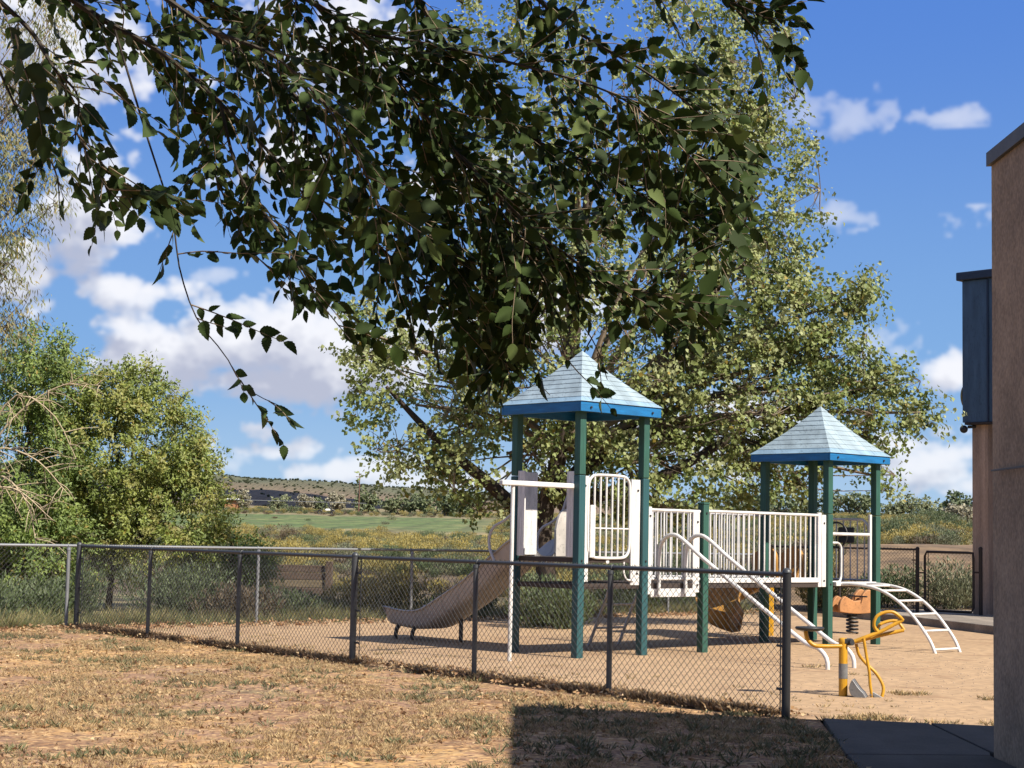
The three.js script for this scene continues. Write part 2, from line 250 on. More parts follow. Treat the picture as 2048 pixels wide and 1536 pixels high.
// lobes: [x, y, z, rx, ry, rz, clusters]; all in the tree's own frame
function crownInto(batch, lobes, o, r) {
  const dir = P3(), side = P3(), nrm = P3(), p = P3(), centres = [];
  for (const [cx, cy, cz, rx, ry, rz, count] of lobes) for (let q = 0; q < count; q++) {
    const u = ball(r), l = u.length() || 1; u.multiplyScalar(Math.pow(l, o.shell ?? 0.55) / l);
    const c = P3(cx + u.x * rx, cy + u.y * ry, cz + u.z * rz); centres.push([c, P3(cx, cy, cz)]);
    const base = pick(o.cols, r), out = P3(u.x, u.y * 0.6 + 0.1, u.z).normalize(), along = out.clone().addScaledVector(ball(r), 0.7).normalize(), cl = o.clump * (0.6 + 0.8 * r());
    for (let k = 0; k < o.leaves; k++) {
      const b = ball(r), a = r() - 0.5; p.copy(c).addScaledVector(along, a * cl * 2.2).addScaledVector(b, cl * 0.55); p.y -= Math.abs(a) * cl * (o.sag ?? 0.3);
      dir.copy(ball(r)).normalize().multiplyScalar(0.9); dir.y -= o.droop ?? 0.5; dir.addScaledVector(along, 0.3).normalize();
      nrm.copy(ball(r)).normalize().addScaledVector(out, 0.7).addScaledVector(SUN, 0.75); side.crossVectors(dir, nrm).normalize(); nrm.crossVectors(side, dir).normalize();
      const s = 0.65 + 0.7 * r(), j = 0.75 + 0.5 * r(), y = r() < (o.yellow ?? 0.03) ? 1 : 0;
      batch.leaf(p, dir, side, nrm, o.len * s, o.wid * s, y ? [0.30 * j, 0.22 * j, 0.03 * j] : [base[0] * j, base[1] * j, base[2] * j]);
    }
  }
  return centres;
}
function limb(pts, r0, r1, rad = 7, seg) { return tube(pts, r0, { curve: true, rad, r2: r1, seg: seg ?? pts.length * 4 }); }
function tree(name, label, category, pos, o, group) {
  const r = rngOf(o.seed), t = thing(name, label, category, pos, 0, group), batch = new Batch(), centres = crownInto(batch, o.lobes, o, r);
  part(t, 'trunk', o.trunk.map(([pts, r0, r1]) => limb(pts.map((q) => P3(...q)), r0, r1, 9)), o.bark ?? M.bark);
  const wood = [], hub = P3(...o.hub);
  for (const l of o.lobes) if (o.limbR) { const c = P3(l[0], l[1], l[2]), mid = hub.clone().lerp(c, 0.5); mid.y += o.arch ?? 0.2; mid.addScaledVector(ball(r), 0.25); wood.push(limb([hub, mid, c], o.limbR, o.limbR * 0.3, 6)); }
  const byLobe = new Map(); for (const e of centres) { const k = e[1].x + '_' + e[1].y; if (!byLobe.has(k)) byLobe.set(k, []); byLobe.get(k).push(e[0]); }
  for (const [, list] of byLobe) {                                            // boughs to a few spots of each lobe, short twigs from there
    const lc = centres.find((e) => e[0] === list[0])[1], subs = [], s0 = lc.clone().lerp(hub, 0.45);
    for (let q = 0; q < Math.max(2, Math.ceil(list.length / (o.twigEvery ?? 14))); q++) { const c = pick(list, r), m = s0.clone().lerp(c, 0.5).addScaledVector(ball(r), 0.25 * s0.distanceTo(c) * 0.6); m.y -= 0.05; subs.push(c); wood.push(limb([s0.clone().addScaledVector(ball(r), 0.1), m, c], (o.twigR ?? 0.012) * 1.5, 0.004, 5, 7)); }
    list.forEach((c, q) => { if (q % (o.twigStep ?? 2)) return; let best = null, bd = 9; for (const s of subs) { const dd = s.distanceTo(c); if (dd > 0.05 && dd < bd) { bd = dd; best = s; } } if (best && bd < (o.twigMax ?? 1.0)) { const m = best.clone().lerp(c, 0.5).addScaledVector(ball(r), bd * 0.25); wood.push(limb([best, m, c], (o.twigR ?? 0.012) * 0.6, 0.002, 4, 4)); } });
  }
  if (wood.length) part(t, 'branches', wood, o.twigBark ?? o.bark ?? M.bark);
  part(t, 'crown', batch.geometry(), o.leafMat, 'stuff');
  return t;
}
const LM = { cotton: leafMat({ roughness: 0.62, specularIntensity: 0.6 }), soft: leafMat({ roughness: 0.65 }), elm: leafMat({ roughness: 0.75, transmission: 0.3, specularIntensity: 0.35 }), dry: leafMat({ roughness: 0.8, transmission: 0.2 }) };

// ---------------------------------------------------------------- play structure (own frame: x along A, -z along B)
{
  const PS = thing('play_structure', 'large wooden play structure with two pale blue pyramid roofs, green posts and white railings', 'play structure', V(0.878, 0, 21.379), Math.PI / 2 - TH);
  const Q = (a, y, b) => P3(a, y, -b), bar = (p, q, r = 0.011) => tube([p, q], r, { rad: 8 });
  const S = 1.17, W = 0.112;
  const post = (a, b, h, split) => {
    const low = split ?? h, p = part(PS, 'post', box(W, low + 0.1, W, a, low / 2 - 0.05, -b, 0.012), M.post); if (split) part(p, 'post_extension', box(W - 0.004, h - split - 0.006, W - 0.004, a, (h + split) / 2 + 0.003, -b, 0.012), M.post2);
    return p;
  };
  post(0, 0, 3.2, 2.28); post(S, 0, 3.2, 2.28); post(0, S, 3.2, 2.28); post(S, S, 3.2, 2.28);
  const mid = part(PS, 'post', box(W, 2.08, W, 2.36, 0.94, 0, 0.014), M.post2); part(mid, 'post_cap', box(W + 0.012, 0.03, W + 0.012, 2.36, 1.99, 0, 0.012), M.post2);
  for (const [a, b] of [[5.1, 0], [6.27, 0], [5.1, S], [6.27, S]]) { const p = part(PS, 'post', box(W, 2.01, W, a, 0.905, -b, 0.012), M.post2); part(p, 'post_extension', box(W - 0.004, 0.92, W - 0.004, a, 2.376, -b, 0.012), M.post2); }
  // roofs: overlapping moulded courses over a blue fascia
  const roof = (ca, cb, half, yE, fh, peak, n) => {
    const rf = part(PS, 'roof', [box(half * 2, fh, 0.035, ca, yE - fh / 2, -cb - half + 0.0175), box(half * 2, fh, 0.035, ca, yE - fh / 2, -cb + half - 0.0175), box(0.035, fh, half * 2 - 0.072, ca - half + 0.0175, yE - fh / 2, -cb), box(0.035, fh, half * 2 - 0.072, ca + half - 0.0175, yE - fh / 2, -cb)], M.blue);
    const H = peak - yE;
    for (let i = 0; i < n; i++) {
      const t0 = i / n, t1 = (i + 1) / n, bell = (t) => half * (1 - t) + 0.05 * Math.sin(t * Math.PI) * -half, s0 = bell(t0) + 0.016, s1 = i === n - 1 ? 0.004 : bell(t1), y0 = yE + H * t0 + 0.004, y1 = yE + H * t1 + 0.01, v = [], c = [[-1, -1], [1, -1], [1, 1], [-1, 1]];
      for (let k = 0; k < 4; k++) { const [px, pz] = c[k], [qx, qz] = c[(k + 1) % 4], a = [px * s0, y0, pz * s0], b = [qx * s0, y0, qz * s0], e = [qx * s1, y1, qz * s1], f = [px * s1, y1, pz * s1], g = [px * (s0 - 0.03), y0 - 0.001, pz * (s0 - 0.03)], h = [qx * (s0 - 0.03), y0 - 0.001, qz * (s0 - 0.03)]; v.push(...a, ...e, ...b, ...a, ...f, ...e, ...g, ...a, ...b, ...g, ...b, ...h); }
      const g = new THREE.BufferGeometry(); g.setAttribute('position', new THREE.Float32BufferAttribute(v, 3)); g.setAttribute('uv', new THREE.Float32BufferAttribute(v.flatMap((_, j) => (j % 3 ? [] : [v[j] * 0.9, v[j + 1] + v[j + 2]])), 2)); g.computeVertexNormals(); g.translate(ca, 0, -cb);
      part(rf, 'roof_course', g, i === 0 ? M.roofBlue : M.roofPale);
    }
  };
  roof(S / 2, S / 2, 0.74, 3.2, 0.125, 3.93, 11); roof(5.1 + S / 2, S / 2, 0.74, 2.80, 0.11, 3.54, 10);
  // decks
  part(PS, 'deck', box(S - 0.01, 0.06, S - 0.01, S / 2, 1.215, -S / 2), M.deck);
  part(PS, 'deck', box(S - 0.01, 0.06, S - 0.01, S / 2, 0.885, -S / 2), M.deck);
  part(PS, 'deck', box(5.1 - S, 0.07, S + 0.02, (5.1 + S) / 2, 0.89, -S / 2), M.deck);
  part(PS, 'deck', box(S, 0.07, S + 0.04, 5.1 + S / 2 + 0.003, 0.887, -S / 2), M.deck);
  // gate-like barred panel on the sunny face of the near tower
  {
    const x0 = 0.15, x1 = 0.90, y0 = 1.25, y1 = 2.29, r = 0.13, z = 0.01, path = [];
    for (const [cx, cy, a0] of [[x1 - r, y1 - r, 0], [x0 + r, y1 - r, 90], [x0 + r, y0 + r, 180], [x1 - r, y0 + r, 270]]) for (let k = 0; k <= 4; k++) { const t = (a0 + k * 22.5) * Math.PI / 180; path.push(P3(cx + Math.cos(t) * r, cy + Math.sin(t) * r, z)); }
    const g = part(PS, 'barred_panel', tube(path, 0.02, { curve: true, closed: true, seg: 80 }), M.white);
    for (let k = 0; k < 6; k++) { const x = x0 + (x1 - x0) * (k + 1) / 7; part(g, 'bar', bar(P3(x, y0 + 0.015, z), P3(x, y1 - 0.015, z), 0.014), M.white); }
    part(g, 'cross_bar', bar(P3(x0 + 0.02, 1.62, z + 0.001), P3(x1 - 0.02, 1.62, z + 0.001), 0.011), M.white);
    part(g, 'latch_plate', box(0.09, 0.66, 0.02, x0 + 0.055, 1.58, z + 0.024), M.white);
    part(PS, 'side_plate', box(0.10, 1.33, 0.03, 0.108, 1.61, 0.0), M.white);
    part(PS, 'side_plate', box(0.165, 1.36, 0.03, 1.015, 1.58, 0.0), M.white);
    part(PS, 'bolt_plate', lathe([[0, 0.012], [0.028, 0.01], [0.032, 0], [0, 0]], 12).rotateX(Math.PI / 2).translate(0.52, 1.2, -0.005), M.white);
    part(PS, 'step_board', box(1.04, 0.05, 0.06, 0.59, 0.9, -0.03), M.deck);
    part(PS, 'hand_loop', tube([P3(0.79, 1.2, 0.03), P3(0.79, 1.06, 0.03), P3(0.84, 0.98, 0.03), P3(0.96, 0.96, 0.03)], 0.013, { curve: true }), M.white);
  }
  // railings of the bridge: rails, end plates and separate bars
  const railing = (a0, a1, b, n, top, low, mtl, plates) => {
    const z = -b, g = part(PS, 'railing', bar(P3(a0, top, z), P3(a1, top, z), 0.021), mtl); part(g, 'bottom_rail', bar(P3(a0, low, z), P3(a1, low, z), 0.02), mtl);
    for (let k = 0; k < n; k++) { const x = a0 + (a1 - a0) * (k + 0.5) / n; part(g, 'bar', bar(P3(x, low, z), P3(x, top, z), 0.0125), mtl); }
    for (const [a, w, y0, y1, m] of plates) part(g, 'end_plate', box(w, y1 - y0, 0.035, a, (y0 + y1) / 2, z + 0.002), m ?? mtl);
    return g;
  };
  railing(1.25, 2.28, 0, 8, 1.88, 0.98, M.white, [[1.285, 0.07, 0.78, 1.92], [2.20, 0.13, 0.80, 1.88]]);
  part(PS, 'kick_board', box(0.88, 0.11, 0.03, 1.75, 0.80, 0.01), M.white);
  railing(2.44, 4.86, 0, 21, 1.89, 0.975, M.white, [[4.89, 0.075, 0.86, 1.93], [4.985, 0.10, 0.86, 1.9, M.whitePlastic]]);
  part(PS, 'toe_rail', box(2.42, 0.06, 0.03, 3.66, 0.955, 0.012), M.white);
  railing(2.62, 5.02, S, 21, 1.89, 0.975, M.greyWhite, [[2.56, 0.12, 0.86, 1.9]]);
  // two sliding rails that loop over from the bridge down to the sand
  for (const a of [1.45, 1.97]) part(PS, 'slide_rail', tube([P3(a, 0.78, 0.035), P3(a, 1.22, 0.035), P3(a, 1.42, 0.06), P3(a, 1.535, 0.16), P3(a, 1.56, 0.30), P3(a, 1.50, 0.44), P3(a, 1.3, 0.74), P3(a, 0.9, 1.4), P3(a, 0.5, 2.07), P3(a, 0.28, 2.46), P3(a, 0.24, 2.62), P3(a, 0.12, 2.74), P3(a, -0.15, 2.74)], 0.027, { curve: true, seg: 70, rad: 10 }), M.white);
  const boltGeo = new THREE.CylinderGeometry(0.014, 0.016, 0.014, 8).rotateX(Math.PI / 2);
  for (const [x, y, z] of [[1.05, 2.12, 0.02], [1.05, 1.05, 0.02], [0.085, 2.15, 0.02], [0.085, 1.02, 0.02], [2.22, 1.74, 0.024], [2.22, 0.9, 0.024], [1.285, 1.80, 0.024], [4.985, 1.78, 0.024], [4.985, 0.95, 0.024], [2.36, 1.86, 0.06], [0, 1.21, 0.06], [1.17, 1.21, 0.06], [5.1, 0.9, 0.06], [6.27, 0.9, 0.06], [0.02, 3.13, 0.168], [1.15, 3.13, 0.168], [5.12, 2.74, 0.168], [6.25, 2.74, 0.168]]) { const m = part(PS, 'bolt', boltGeo, M.darkSteel); m.position.set(x, y, z); }
  // boards and beam on the shaded face of the near tower, fire pole
  part(PS, 'side_board', box(0.03, 1.08, 0.13, -0.02, 1.79, -0.135), M.whitePlastic);
  part(PS, 'side_board', box(0.03, 1.10, 0.13, -0.02, 1.80, -S + 0.125), M.whitePlastic);
  const pole = part(PS, 'fire_pole', tube([P3(-1.12, -0.1, -0.02), P3(-1.12, 2.13, -0.02)], 0.025, { rad: 10 }), M.white);
  part(pole, 'overhead_beam', box(1.36, 0.065, 0.07, -0.665, 2.14, 0, 0.015).applyMatrix4(new THREE.Matrix4().makeRotationY(0.06)).translate(0, 0, -0.075), M.white);
  // slide entry panel on the far face, with its two flanks
  part(PS, 'entry_panel', box(0.30, 1.08, 0.03, 0.20, 1.80, -S + 0.02), M.whitePlastic);
  { const s = new THREE.Shape(); s.moveTo(0, 0); s.lineTo(0.40, 0); s.lineTo(0.40, 0.62); s.lineTo(0.16, 0.62); s.quadraticCurveTo(0.05, 0.60, 0.0, 0.34); s.closePath(); const g = new THREE.ExtrudeGeometry(s, { depth: 0.03, bevelEnabled: true, bevelSize: 0.008, bevelThickness: 0.008, bevelSegments: 2 }); g.translate(0.72, 1.25, -S - 0.01); part(PS, 'entry_panel', g, M.beige); }
  // long slide: U-shaped moulded chute going down along B
  const chute = (path, half, wall, mtl, th = 0.02) => {                      // path of [x, y, z, side x, side z]
    const prof2 = []; const n = 10; const f = (u) => [(u * 2 - 1) * half, Math.pow(Math.abs(u * 2 - 1), 6) * wall];
    for (let k = 0; k <= n; k++) prof2.push(f(k / n)); prof2.push([half + 0.035, wall], [half + 0.035, wall - 0.02], [half + 0.008, wall - 0.03]); for (let k = n; k >= 0; k--) { const q = f(k / n); prof2.push([q[0] * 1.03, q[1] - th]); } prof2.push([-half - 0.008, wall - 0.03], [-half - 0.035, wall - 0.02], [-half - 0.035, wall]);
    const m = prof2.length, pos = [], idx = [];
    path.forEach(([x, y, z, sx, sz]) => prof2.forEach(([s, h]) => pos.push(x + sx * s, y + h, z + sz * s)));
    for (let i = 0; i < path.length - 1; i++) for (let j = 0; j < m; j++) { const k = i * m + j, l = i * m + (j + 1) % m; idx.push(k, l, k + m, l, l + m, k + m); }
    for (const e of [0, path.length - 1]) for (let j = 1; j < m / 2 - 1; j++) { const o = e * m; idx.push(o + j, o + j + 1, o + m - 1 - j, o + j, o + m - 1 - j, o + m - j); }
    const g = new THREE.BufferGeometry(); g.setAttribute('position', new THREE.Float32BufferAttribute(pos, 3)); g.setAttribute('uv', new THREE.Float32BufferAttribute(path.flatMap((_, i) => prof2.map((__, j) => [i * 0.04, j * 0.03])).flat(), 2)); g.setIndex(idx); g.computeVertexNormals(); return clean(g.toNonIndexed());
  };
  {
    const pts = [[0, 1.24], [0.25, 1.22], [0.6, 1.03], [1.2, 0.66], [1.8, 0.36], [2.15, 0.21], [2.5, 0.18], [2.95, 0.22]], c = new THREE.CatmullRomCurve3(pts.map(([b, y]) => P3(0, y, -b)), false, 'centripetal'), path = [];
    for (let i = 0; i <= 40; i++) { const p = c.getPoint(i / 40); path.push([S / 2 - 0.03, p.y, p.z - S, 1, 0]); }
    const sl = part(PS, 'slide', chute(path, 0.36, 0.25, M.slide), M.slide);
    for (const b of [2.38, 2.75]) part(sl, 'slide_leg', tube([P3(0.32, 0.21, -S - b), P3(0.31, 0.12, -S - b - 0.06), P3(0.31, -0.1, -S - b - 0.07)], 0.03, { curve: true }), M.darkSteel);
    part(sl, 'slide_leg', bar(P3(0.7, 0.4, -S - 1.85), P3(0.7, -0.1, -S - 1.85), 0.03), M.darkSteel);
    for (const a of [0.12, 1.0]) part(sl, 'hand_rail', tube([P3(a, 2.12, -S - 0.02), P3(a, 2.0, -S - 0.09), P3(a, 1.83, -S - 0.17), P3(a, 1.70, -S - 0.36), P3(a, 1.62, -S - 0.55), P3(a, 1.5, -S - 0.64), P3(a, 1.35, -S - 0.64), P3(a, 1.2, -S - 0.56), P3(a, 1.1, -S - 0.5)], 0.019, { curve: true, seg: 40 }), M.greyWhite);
  }
  // white ladder on the far side of the near tower
  {
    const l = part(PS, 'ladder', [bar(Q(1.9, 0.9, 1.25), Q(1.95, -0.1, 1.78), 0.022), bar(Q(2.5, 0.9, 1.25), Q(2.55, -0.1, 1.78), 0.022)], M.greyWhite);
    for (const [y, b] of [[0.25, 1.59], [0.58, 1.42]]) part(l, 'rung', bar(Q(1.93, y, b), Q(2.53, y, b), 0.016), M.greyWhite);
  }
  // arched ladder down from the far tower
  {
    const arc = [[0.02, 0.90], [0.22, 0.905], [0.45, 0.89], [0.72, 0.83], [0.98, 0.70], [1.2, 0.53], [1.38, 0.34], [1.53, 0.14], [1.62, -0.06]], c = new THREE.CatmullRomCurve3(arc.map(([b, y]) => P3(0, y, b)), false, 'centripetal');
    const side = (a, sp) => tube(arc.map(([b, y]) => P3(a + sp * b, y, b + 0.06)), 0.024, { curve: true, seg: 40, rad: 8 });
    const l = part(PS, 'arched_ladder', [side(5.32, 0.015), side(5.93, 0.015)], M.white);
    for (const t of [0.24, 0.37, 0.5, 0.63, 0.775, 0.93]) { const p = c.getPoint(t); part(l, 'rung', bar(P3(5.32 + 0.015 * p.z, p.y, p.z + 0.06), P3(5.93 + 0.015 * p.z, p.y, p.z + 0.06), 0.017), M.white); }
    part(PS, 'entry_lip', box(0.98, 0.06, 0.08, 5.68, 0.905, 0.05), M.white);
  }
  // grips and panels of the far tower
  part(PS, 'grip_bar', [tube([P3(5.17, 1.50, 0.0), P3(5.36, 1.50, 0.0), P3(5.42, 1.44, 0.0), P3(5.42, 1.0, 0), P3(5.38, 0.93, 0), P3(5.2, 0.93, 0)], 0.018, { curve: false }), ], M.white);
  part(PS, 'grip_bar', [tube([P3(5.17, 1.63, -0.01), P3(6.13, 1.63, -0.01)], 0.024), box(0.05, 1.02, 0.035, 6.14, 1.42, -0.005)], M.white);
  {
    const f = part(PS, 'wheel_panel', tube([P3(6.27, 0.95, -0.12), P3(6.27, 1.76, -0.12), P3(6.27, 1.86, -0.22), P3(6.27, 1.86, -1.04)], 0.02, { bend: 0.02, seg: 24 }), M.white);
    for (let k = 0; k < 7; k++) part(f, 'bar', bar(P3(6.27, 0.93, -0.2 - k * 0.13), P3(6.27, 1.85, -0.2 - k * 0.13), 0.011), M.greyWhite);
    part(f, 'bottom_rail', bar(P3(6.27, 0.95, -0.1), P3(6.27, 0.95, -1.08), 0.016), M.greyWhite);
    const w = part(PS, 'steering_wheel', new THREE.TorusGeometry(0.19, 0.016, 8, 28).rotateY(Math.PI / 2).translate(6.05, 1.62, -0.55), M.black);
    part(w, 'spokes', [bar(P3(6.05, 1.62, -0.36), P3(6.05, 1.62, -0.74), 0.012), bar(P3(6.05, 1.62, -0.55), P3(6.05, 1.43, -0.55), 0.012), tube([P3(6.04, 1.62, -0.55), P3(6.2, 1.62, -0.52)], 0.025)], M.black);
    part(PS, 'play_panel', box(0.05, 0.24, 0.28, 6.22, 1.62, -0.50, 0.02), M.darkSteel);
  }
  // yellow turning slide off the back of the far tower
  {
    const path = []; const x0 = 5.1 + S / 2, R = 0.46, sy = 0.92;
    for (let i = 0; i <= 6; i++) path.push([x0, sy - 0.012 * i, -S - 0.42 * i / 6, 1, 0]);
    for (let i = 1; i <= 34; i++) { const t = i / 34 * 3.4, cx = x0 - R * 0.0 - R, k = i / 34; path.push([cx + R * Math.cos(t), sy - 0.075 - 0.68 * k * (1.25 - 0.25 * k), -S - 0.42 - R * Math.sin(t), Math.cos(t), -Math.sin(t)]); }
    const s = part(PS, 'turning_slide', chute(path, 0.30, 0.27, M.yellowSlide, 0.03), M.yellowSlide);
    for (const a of [x0 - 0.32, x0 + 0.32]) { const sh = new THREE.Shape(); sh.moveTo(0, 0); sh.lineTo(0, 0.30); sh.absarc(-0.2, 0.30, 0.2, 0, Math.PI * 0.5, false); sh.lineTo(-0.45, 0.36); sh.lineTo(-0.45, 0); sh.closePath(); const g = new THREE.ExtrudeGeometry(sh, { depth: 0.03, bevelEnabled: true, bevelSize: 0.012, bevelThickness: 0.012 }); g.rotateY(-Math.PI / 2); g.translate(a + 0.015, 0.93, -S + 0.02); part(s, 'entry_flank', g, M.yellowSlide); }
    part(s, 'slide_leg', bar(Q(4.62, 0.4, 1.9), Q(4.62, -0.1, 1.9), 0.028), M.darkSteel);
  }
}

{ const p = thing('yellow_post', 'short sunlit yellow post standing behind the far tower', 'post', V(0.878 + A[0] * 6.5 + B[0] * 2.2, 0, 21.379 + A[1] * 6.5 + B[1] * 2.2)); part(p, 'shaft', box(0.13, 1.0, 0.13, 0, 0.4, 0, 0.02), M.yellow); part(p, 'cap', box(0.15, 0.03, 0.15, 0, 0.915, 0, 0.012), M.yellow); }
// ---------------------------------------------------------------- sand digger
{
  const g = thing('sand_digger', 'yellow ride-on sand digger with grey scoop standing in the sand by the sliding rails', 'digger', V(3.312, 0, 16.88));
  const q = (u, v, z = 0) => P3((u - 1686 + (v - 1393) * 0.021) * 0.004966, (1393 - v) * 0.004966, z);
  part(g, 'post', lathe([[0.043, -0.15], [0.043, 0.52], [0.046, 0.525], [0.046, 0.56], [0.03, 0.57], [0, 0.572]], 18), M.yellow);
  part(g, 'worn_band', lathe([[0.0445, 0.175], [0.0448, 0.18], [0.0448, 0.315], [0.0445, 0.32]], 18), M.steel);
  part(g, 'pivot_joint', [tube([q(1692, 1288, -0.05), q(1704, 1286, 0.06)], 0.03), box(0.09, 0.05, 0.09, 0.045, 0.54, 0.0)], M.darkSteel);
  part(g, 'seat_arm', tube([q(1684, 1294, 0.03), q(1648, 1295, 0.05), q(1628, 1293, 0.05), q(1616, 1282, 0.05), q(1612, 1266, 0.05)], 0.021, { curve: true, seg: 24 }), M.yellow);
  part(g, 'seat', lathe([[0, -0.02], [0.09, -0.022], [0.135, -0.01], [0.145, 0.008], [0.135, 0.02], [0.09, 0.022], [0, 0.018]], 24).scale(1, 1, 0.8).translate(-0.34, 0.655, 0.05), M.darkSteel);
  part(g, 'boom', tube([q(1700, 1288, 0.03), q(1730, 1276, 0.03), q(1760, 1265, 0.03), q(1806, 1240, 0.03)], 0.019), M.yellow);
  part(g, 'boom', tube([q(1700, 1290, -0.05), q(1735, 1280, -0.05), q(1765, 1272, -0.05), q(1811, 1261, -0.05)], 0.019), M.yellow);
  part(g, 'handle', tube([q(1756, 1266, 0.03), q(1748, 1252, 0.04), q(1752, 1236, 0.05), q(1766, 1227, 0.05), q(1785, 1225, 0.05), q(1798, 1233, 0.05), q(1806, 1241, 0.03)], 0.017, { curve: true, seg: 36 }), M.yellow);
  part(g, 'handle', tube([q(1757, 1274, -0.05), q(1762, 1254, -0.07), q(1780, 1245, -0.08), q(1800, 1244, -0.08), q(1806, 1252, -0.06), q(1812, 1261, -0.05)], 0.016, { curve: true, seg: 36 }), M.yellow);
  part(g, 'lever', tube([q(1727, 1278, 0.05), q(1731, 1310, 0.06), q(1736, 1345, 0.07), q(1737, 1368, 0.07), q(1741, 1392, 0.06)], 0.015, { curve: true, seg: 20 }), M.yellow);
  part(g, 'lever', tube([q(1715, 1290, -0.03), q(1720, 1310, -0.03), q(1734, 1328, -0.03), q(1754, 1348, -0.02), q(1766, 1374, 0), q(1759, 1402, 0.02)], 0.016, { curve: true, seg: 28 }), M.yellow);
  const s = new THREE.Shape(); s.moveTo(-0.05, 0.17); s.quadraticCurveTo(-0.10, 0.09, -0.06, 0.03); s.quadraticCurveTo(0.0, -0.02, 0.075, 0.01); s.lineTo(0.05, 0.05); s.quadraticCurveTo(0.0, 0.09, -0.05, 0.17);
  const sg = new THREE.ExtrudeGeometry(s, { depth: 0.16, bevelEnabled: true, bevelSize: 0.004, bevelThickness: 0.004 }); sg.rotateY(-0.35); sg.translate(0.17, 0.0, -0.02);
  const sc = part(g, 'scoop', sg, M.steel); part(sc, 'link_plate', [box(0.13, 0.045, 0.03, 0, 0, 0).rotateZ(-0.5).translate(0.315, 0.012, 0.06), tube([P3(0.30, 0.02, 0.08), P3(0.30, 0.02, -0.02)], 0.016)], M.steel);
}
// spring rider behind the far tower
{
  const g = thing('spring_rider', 'orange plastic spring rider on a black coil spring behind the far tower', 'spring rider', V(5.72, 0, 28.4), 0.5);
  const coil = []; for (let i = 0; i <= 120; i++) { const t = i / 120; coil.push(P3(0.11 * Math.cos(t * 31.4), 0.02 + t * 0.36, 0.11 * Math.sin(t * 31.4))); }
  part(g, 'coil_spring', tube(coil, 0.02, { curve: true, seg: 180, rad: 6 }), M.black);
  part(g, 'mount_plate', box(0.3, 0.02, 0.22, 0, 0.395, 0), M.darkSteel);
  const s = new THREE.Shape(); s.moveTo(-0.42, 0.02); s.quadraticCurveTo(-0.46, 0.22, -0.30, 0.30); s.lineTo(-0.08, 0.20); s.lineTo(0.10, 0.22); s.quadraticCurveTo(0.22, 0.48, 0.36, 0.42); s.quadraticCurveTo(0.44, 0.2, 0.38, 0.0); s.quadraticCurveTo(0, -0.05, -0.42, 0.02);
  for (const z of [-0.14, 0.09]) { const e = new THREE.ExtrudeGeometry(s, { depth: 0.05, bevelEnabled: true, bevelSize: 0.015, bevelThickness: 0.012, bevelSegments: 2 }); e.translate(0, 0.45, z); part(g, 'side_panel', e, M.orange); }
  part(g, 'seat', box(0.34, 0.04, 0.2, -0.08, 0.64, 0), M.orange); g.scale.setScalar(0.82); part(g, 'handle', tube([P3(0.14, 0.76, -0.28), P3(0.14, 0.76, 0.28)], 0.016), M.black);
}

// ---------------------------------------------------------------- chain link fences
function meshWires(len, h, y0, pitch, r) {                       // two families of slanting wires, woven a little apart
  const list = [], wire = (x0, y0_, x1, y1, z) => list.push(tube([P3(x0, y0_, z), P3(x1, y1, -z)], r, { rad: 3 }));
  const k = 1;                                                      // 45 degrees
  for (let s = -h; s < len; s += pitch) { let xa = s, ya = 0, xb = s + h * k, yb = h; if (xa < 0) { ya = -xa; xa = 0; } if (xb > len) { yb = h - (xb - len); xb = len; } if (xb - xa > 0.02) { wire(xa, y0 + ya, xb, y0 + yb, 0.002); wire(len - xa, y0 + ya, len - xb, y0 + yb, -0.002); } }
  return merge(list);
}
function fence(name, label, from, to, h, stations, o) {
  const dx = to[0] - from[0], dd = to[1] - from[1], len = Math.hypot(dx, dd), g = thing(name, label, 'fence', V(from[0], 0, from[1]), Math.atan2(dd, dx)), r = rngOf(o.seed ?? 1);
  stations.forEach((t, i) => {
    const end = o.ends?.includes(i), rad = end ? 0.038 : 0.027, lean = (r() - 0.5) * 0.02, p = part(g, 'post', tube([P3(t, -0.2, 0.03), P3(t + lean, h + (end ? 0.02 : -0.03), 0.03)], rad, { rad: 10 }), end && i === stations.length - 1 && o.endMat ? o.endMat : o.post);
    part(p, 'post_cap', end ? new THREE.SphereGeometry(rad * 1.12, 10, 6, 0, 6.283, 0, 1.6).translate(t + lean, h + 0.015, 0.03) : merge([new THREE.TorusGeometry(0.024, 0.009, 6, 10).rotateY(Math.PI / 2).translate(t + lean, h, 0.0), new THREE.CylinderGeometry(0.03, 0.033, 0.04, 10).translate(t + lean, h - 0.045, 0.03)]), o.post);
    if (end) { const s = i === stations.length - 1 ? -0.09 : 0.09; part(p, 'tension_bar', [tube([P3(t + s, 0.06, 0), P3(t + s, h - 0.02, 0)], 0.006, { rad: 5 }), ...[0.2, 0.5, 0.85].map((k) => box(Math.abs(s) + 0.05, 0.022, 0.012, t + s / 2, h * k, 0.02, 0.003))], o.post); }
  });
  part(g, 'top_rail', tube([P3(0, h, 0), P3(len, h, 0)], 0.021, { rad: 10 }), o.rail);
  part(g, 'wire_mesh', meshWires(len, h - 0.02, 0.05, o.pitch ?? 0.075, o.wireR ?? 0.0027), o.wire, 'stuff');
  const spikes = []; for (let x = 0.03; x < len; x += o.spike ?? 0.075) spikes.push(tube([P3(x, h - 0.03, -0.022), P3(x + 0.012, h + 0.035, -0.018)], 0.0026, { rad: 3 }), tube([P3(x + 0.024, h - 0.03, 0.024), P3(x + 0.012, h + 0.035, -0.012)], 0.0026, { rad: 3 }));
  part(g, 'mesh_ends', spikes, o.wire, 'stuff');
  return g;
}
const nearPosts = [0.12, 2.36, 4.77, 7.35, 9.61, 11.68, fl];
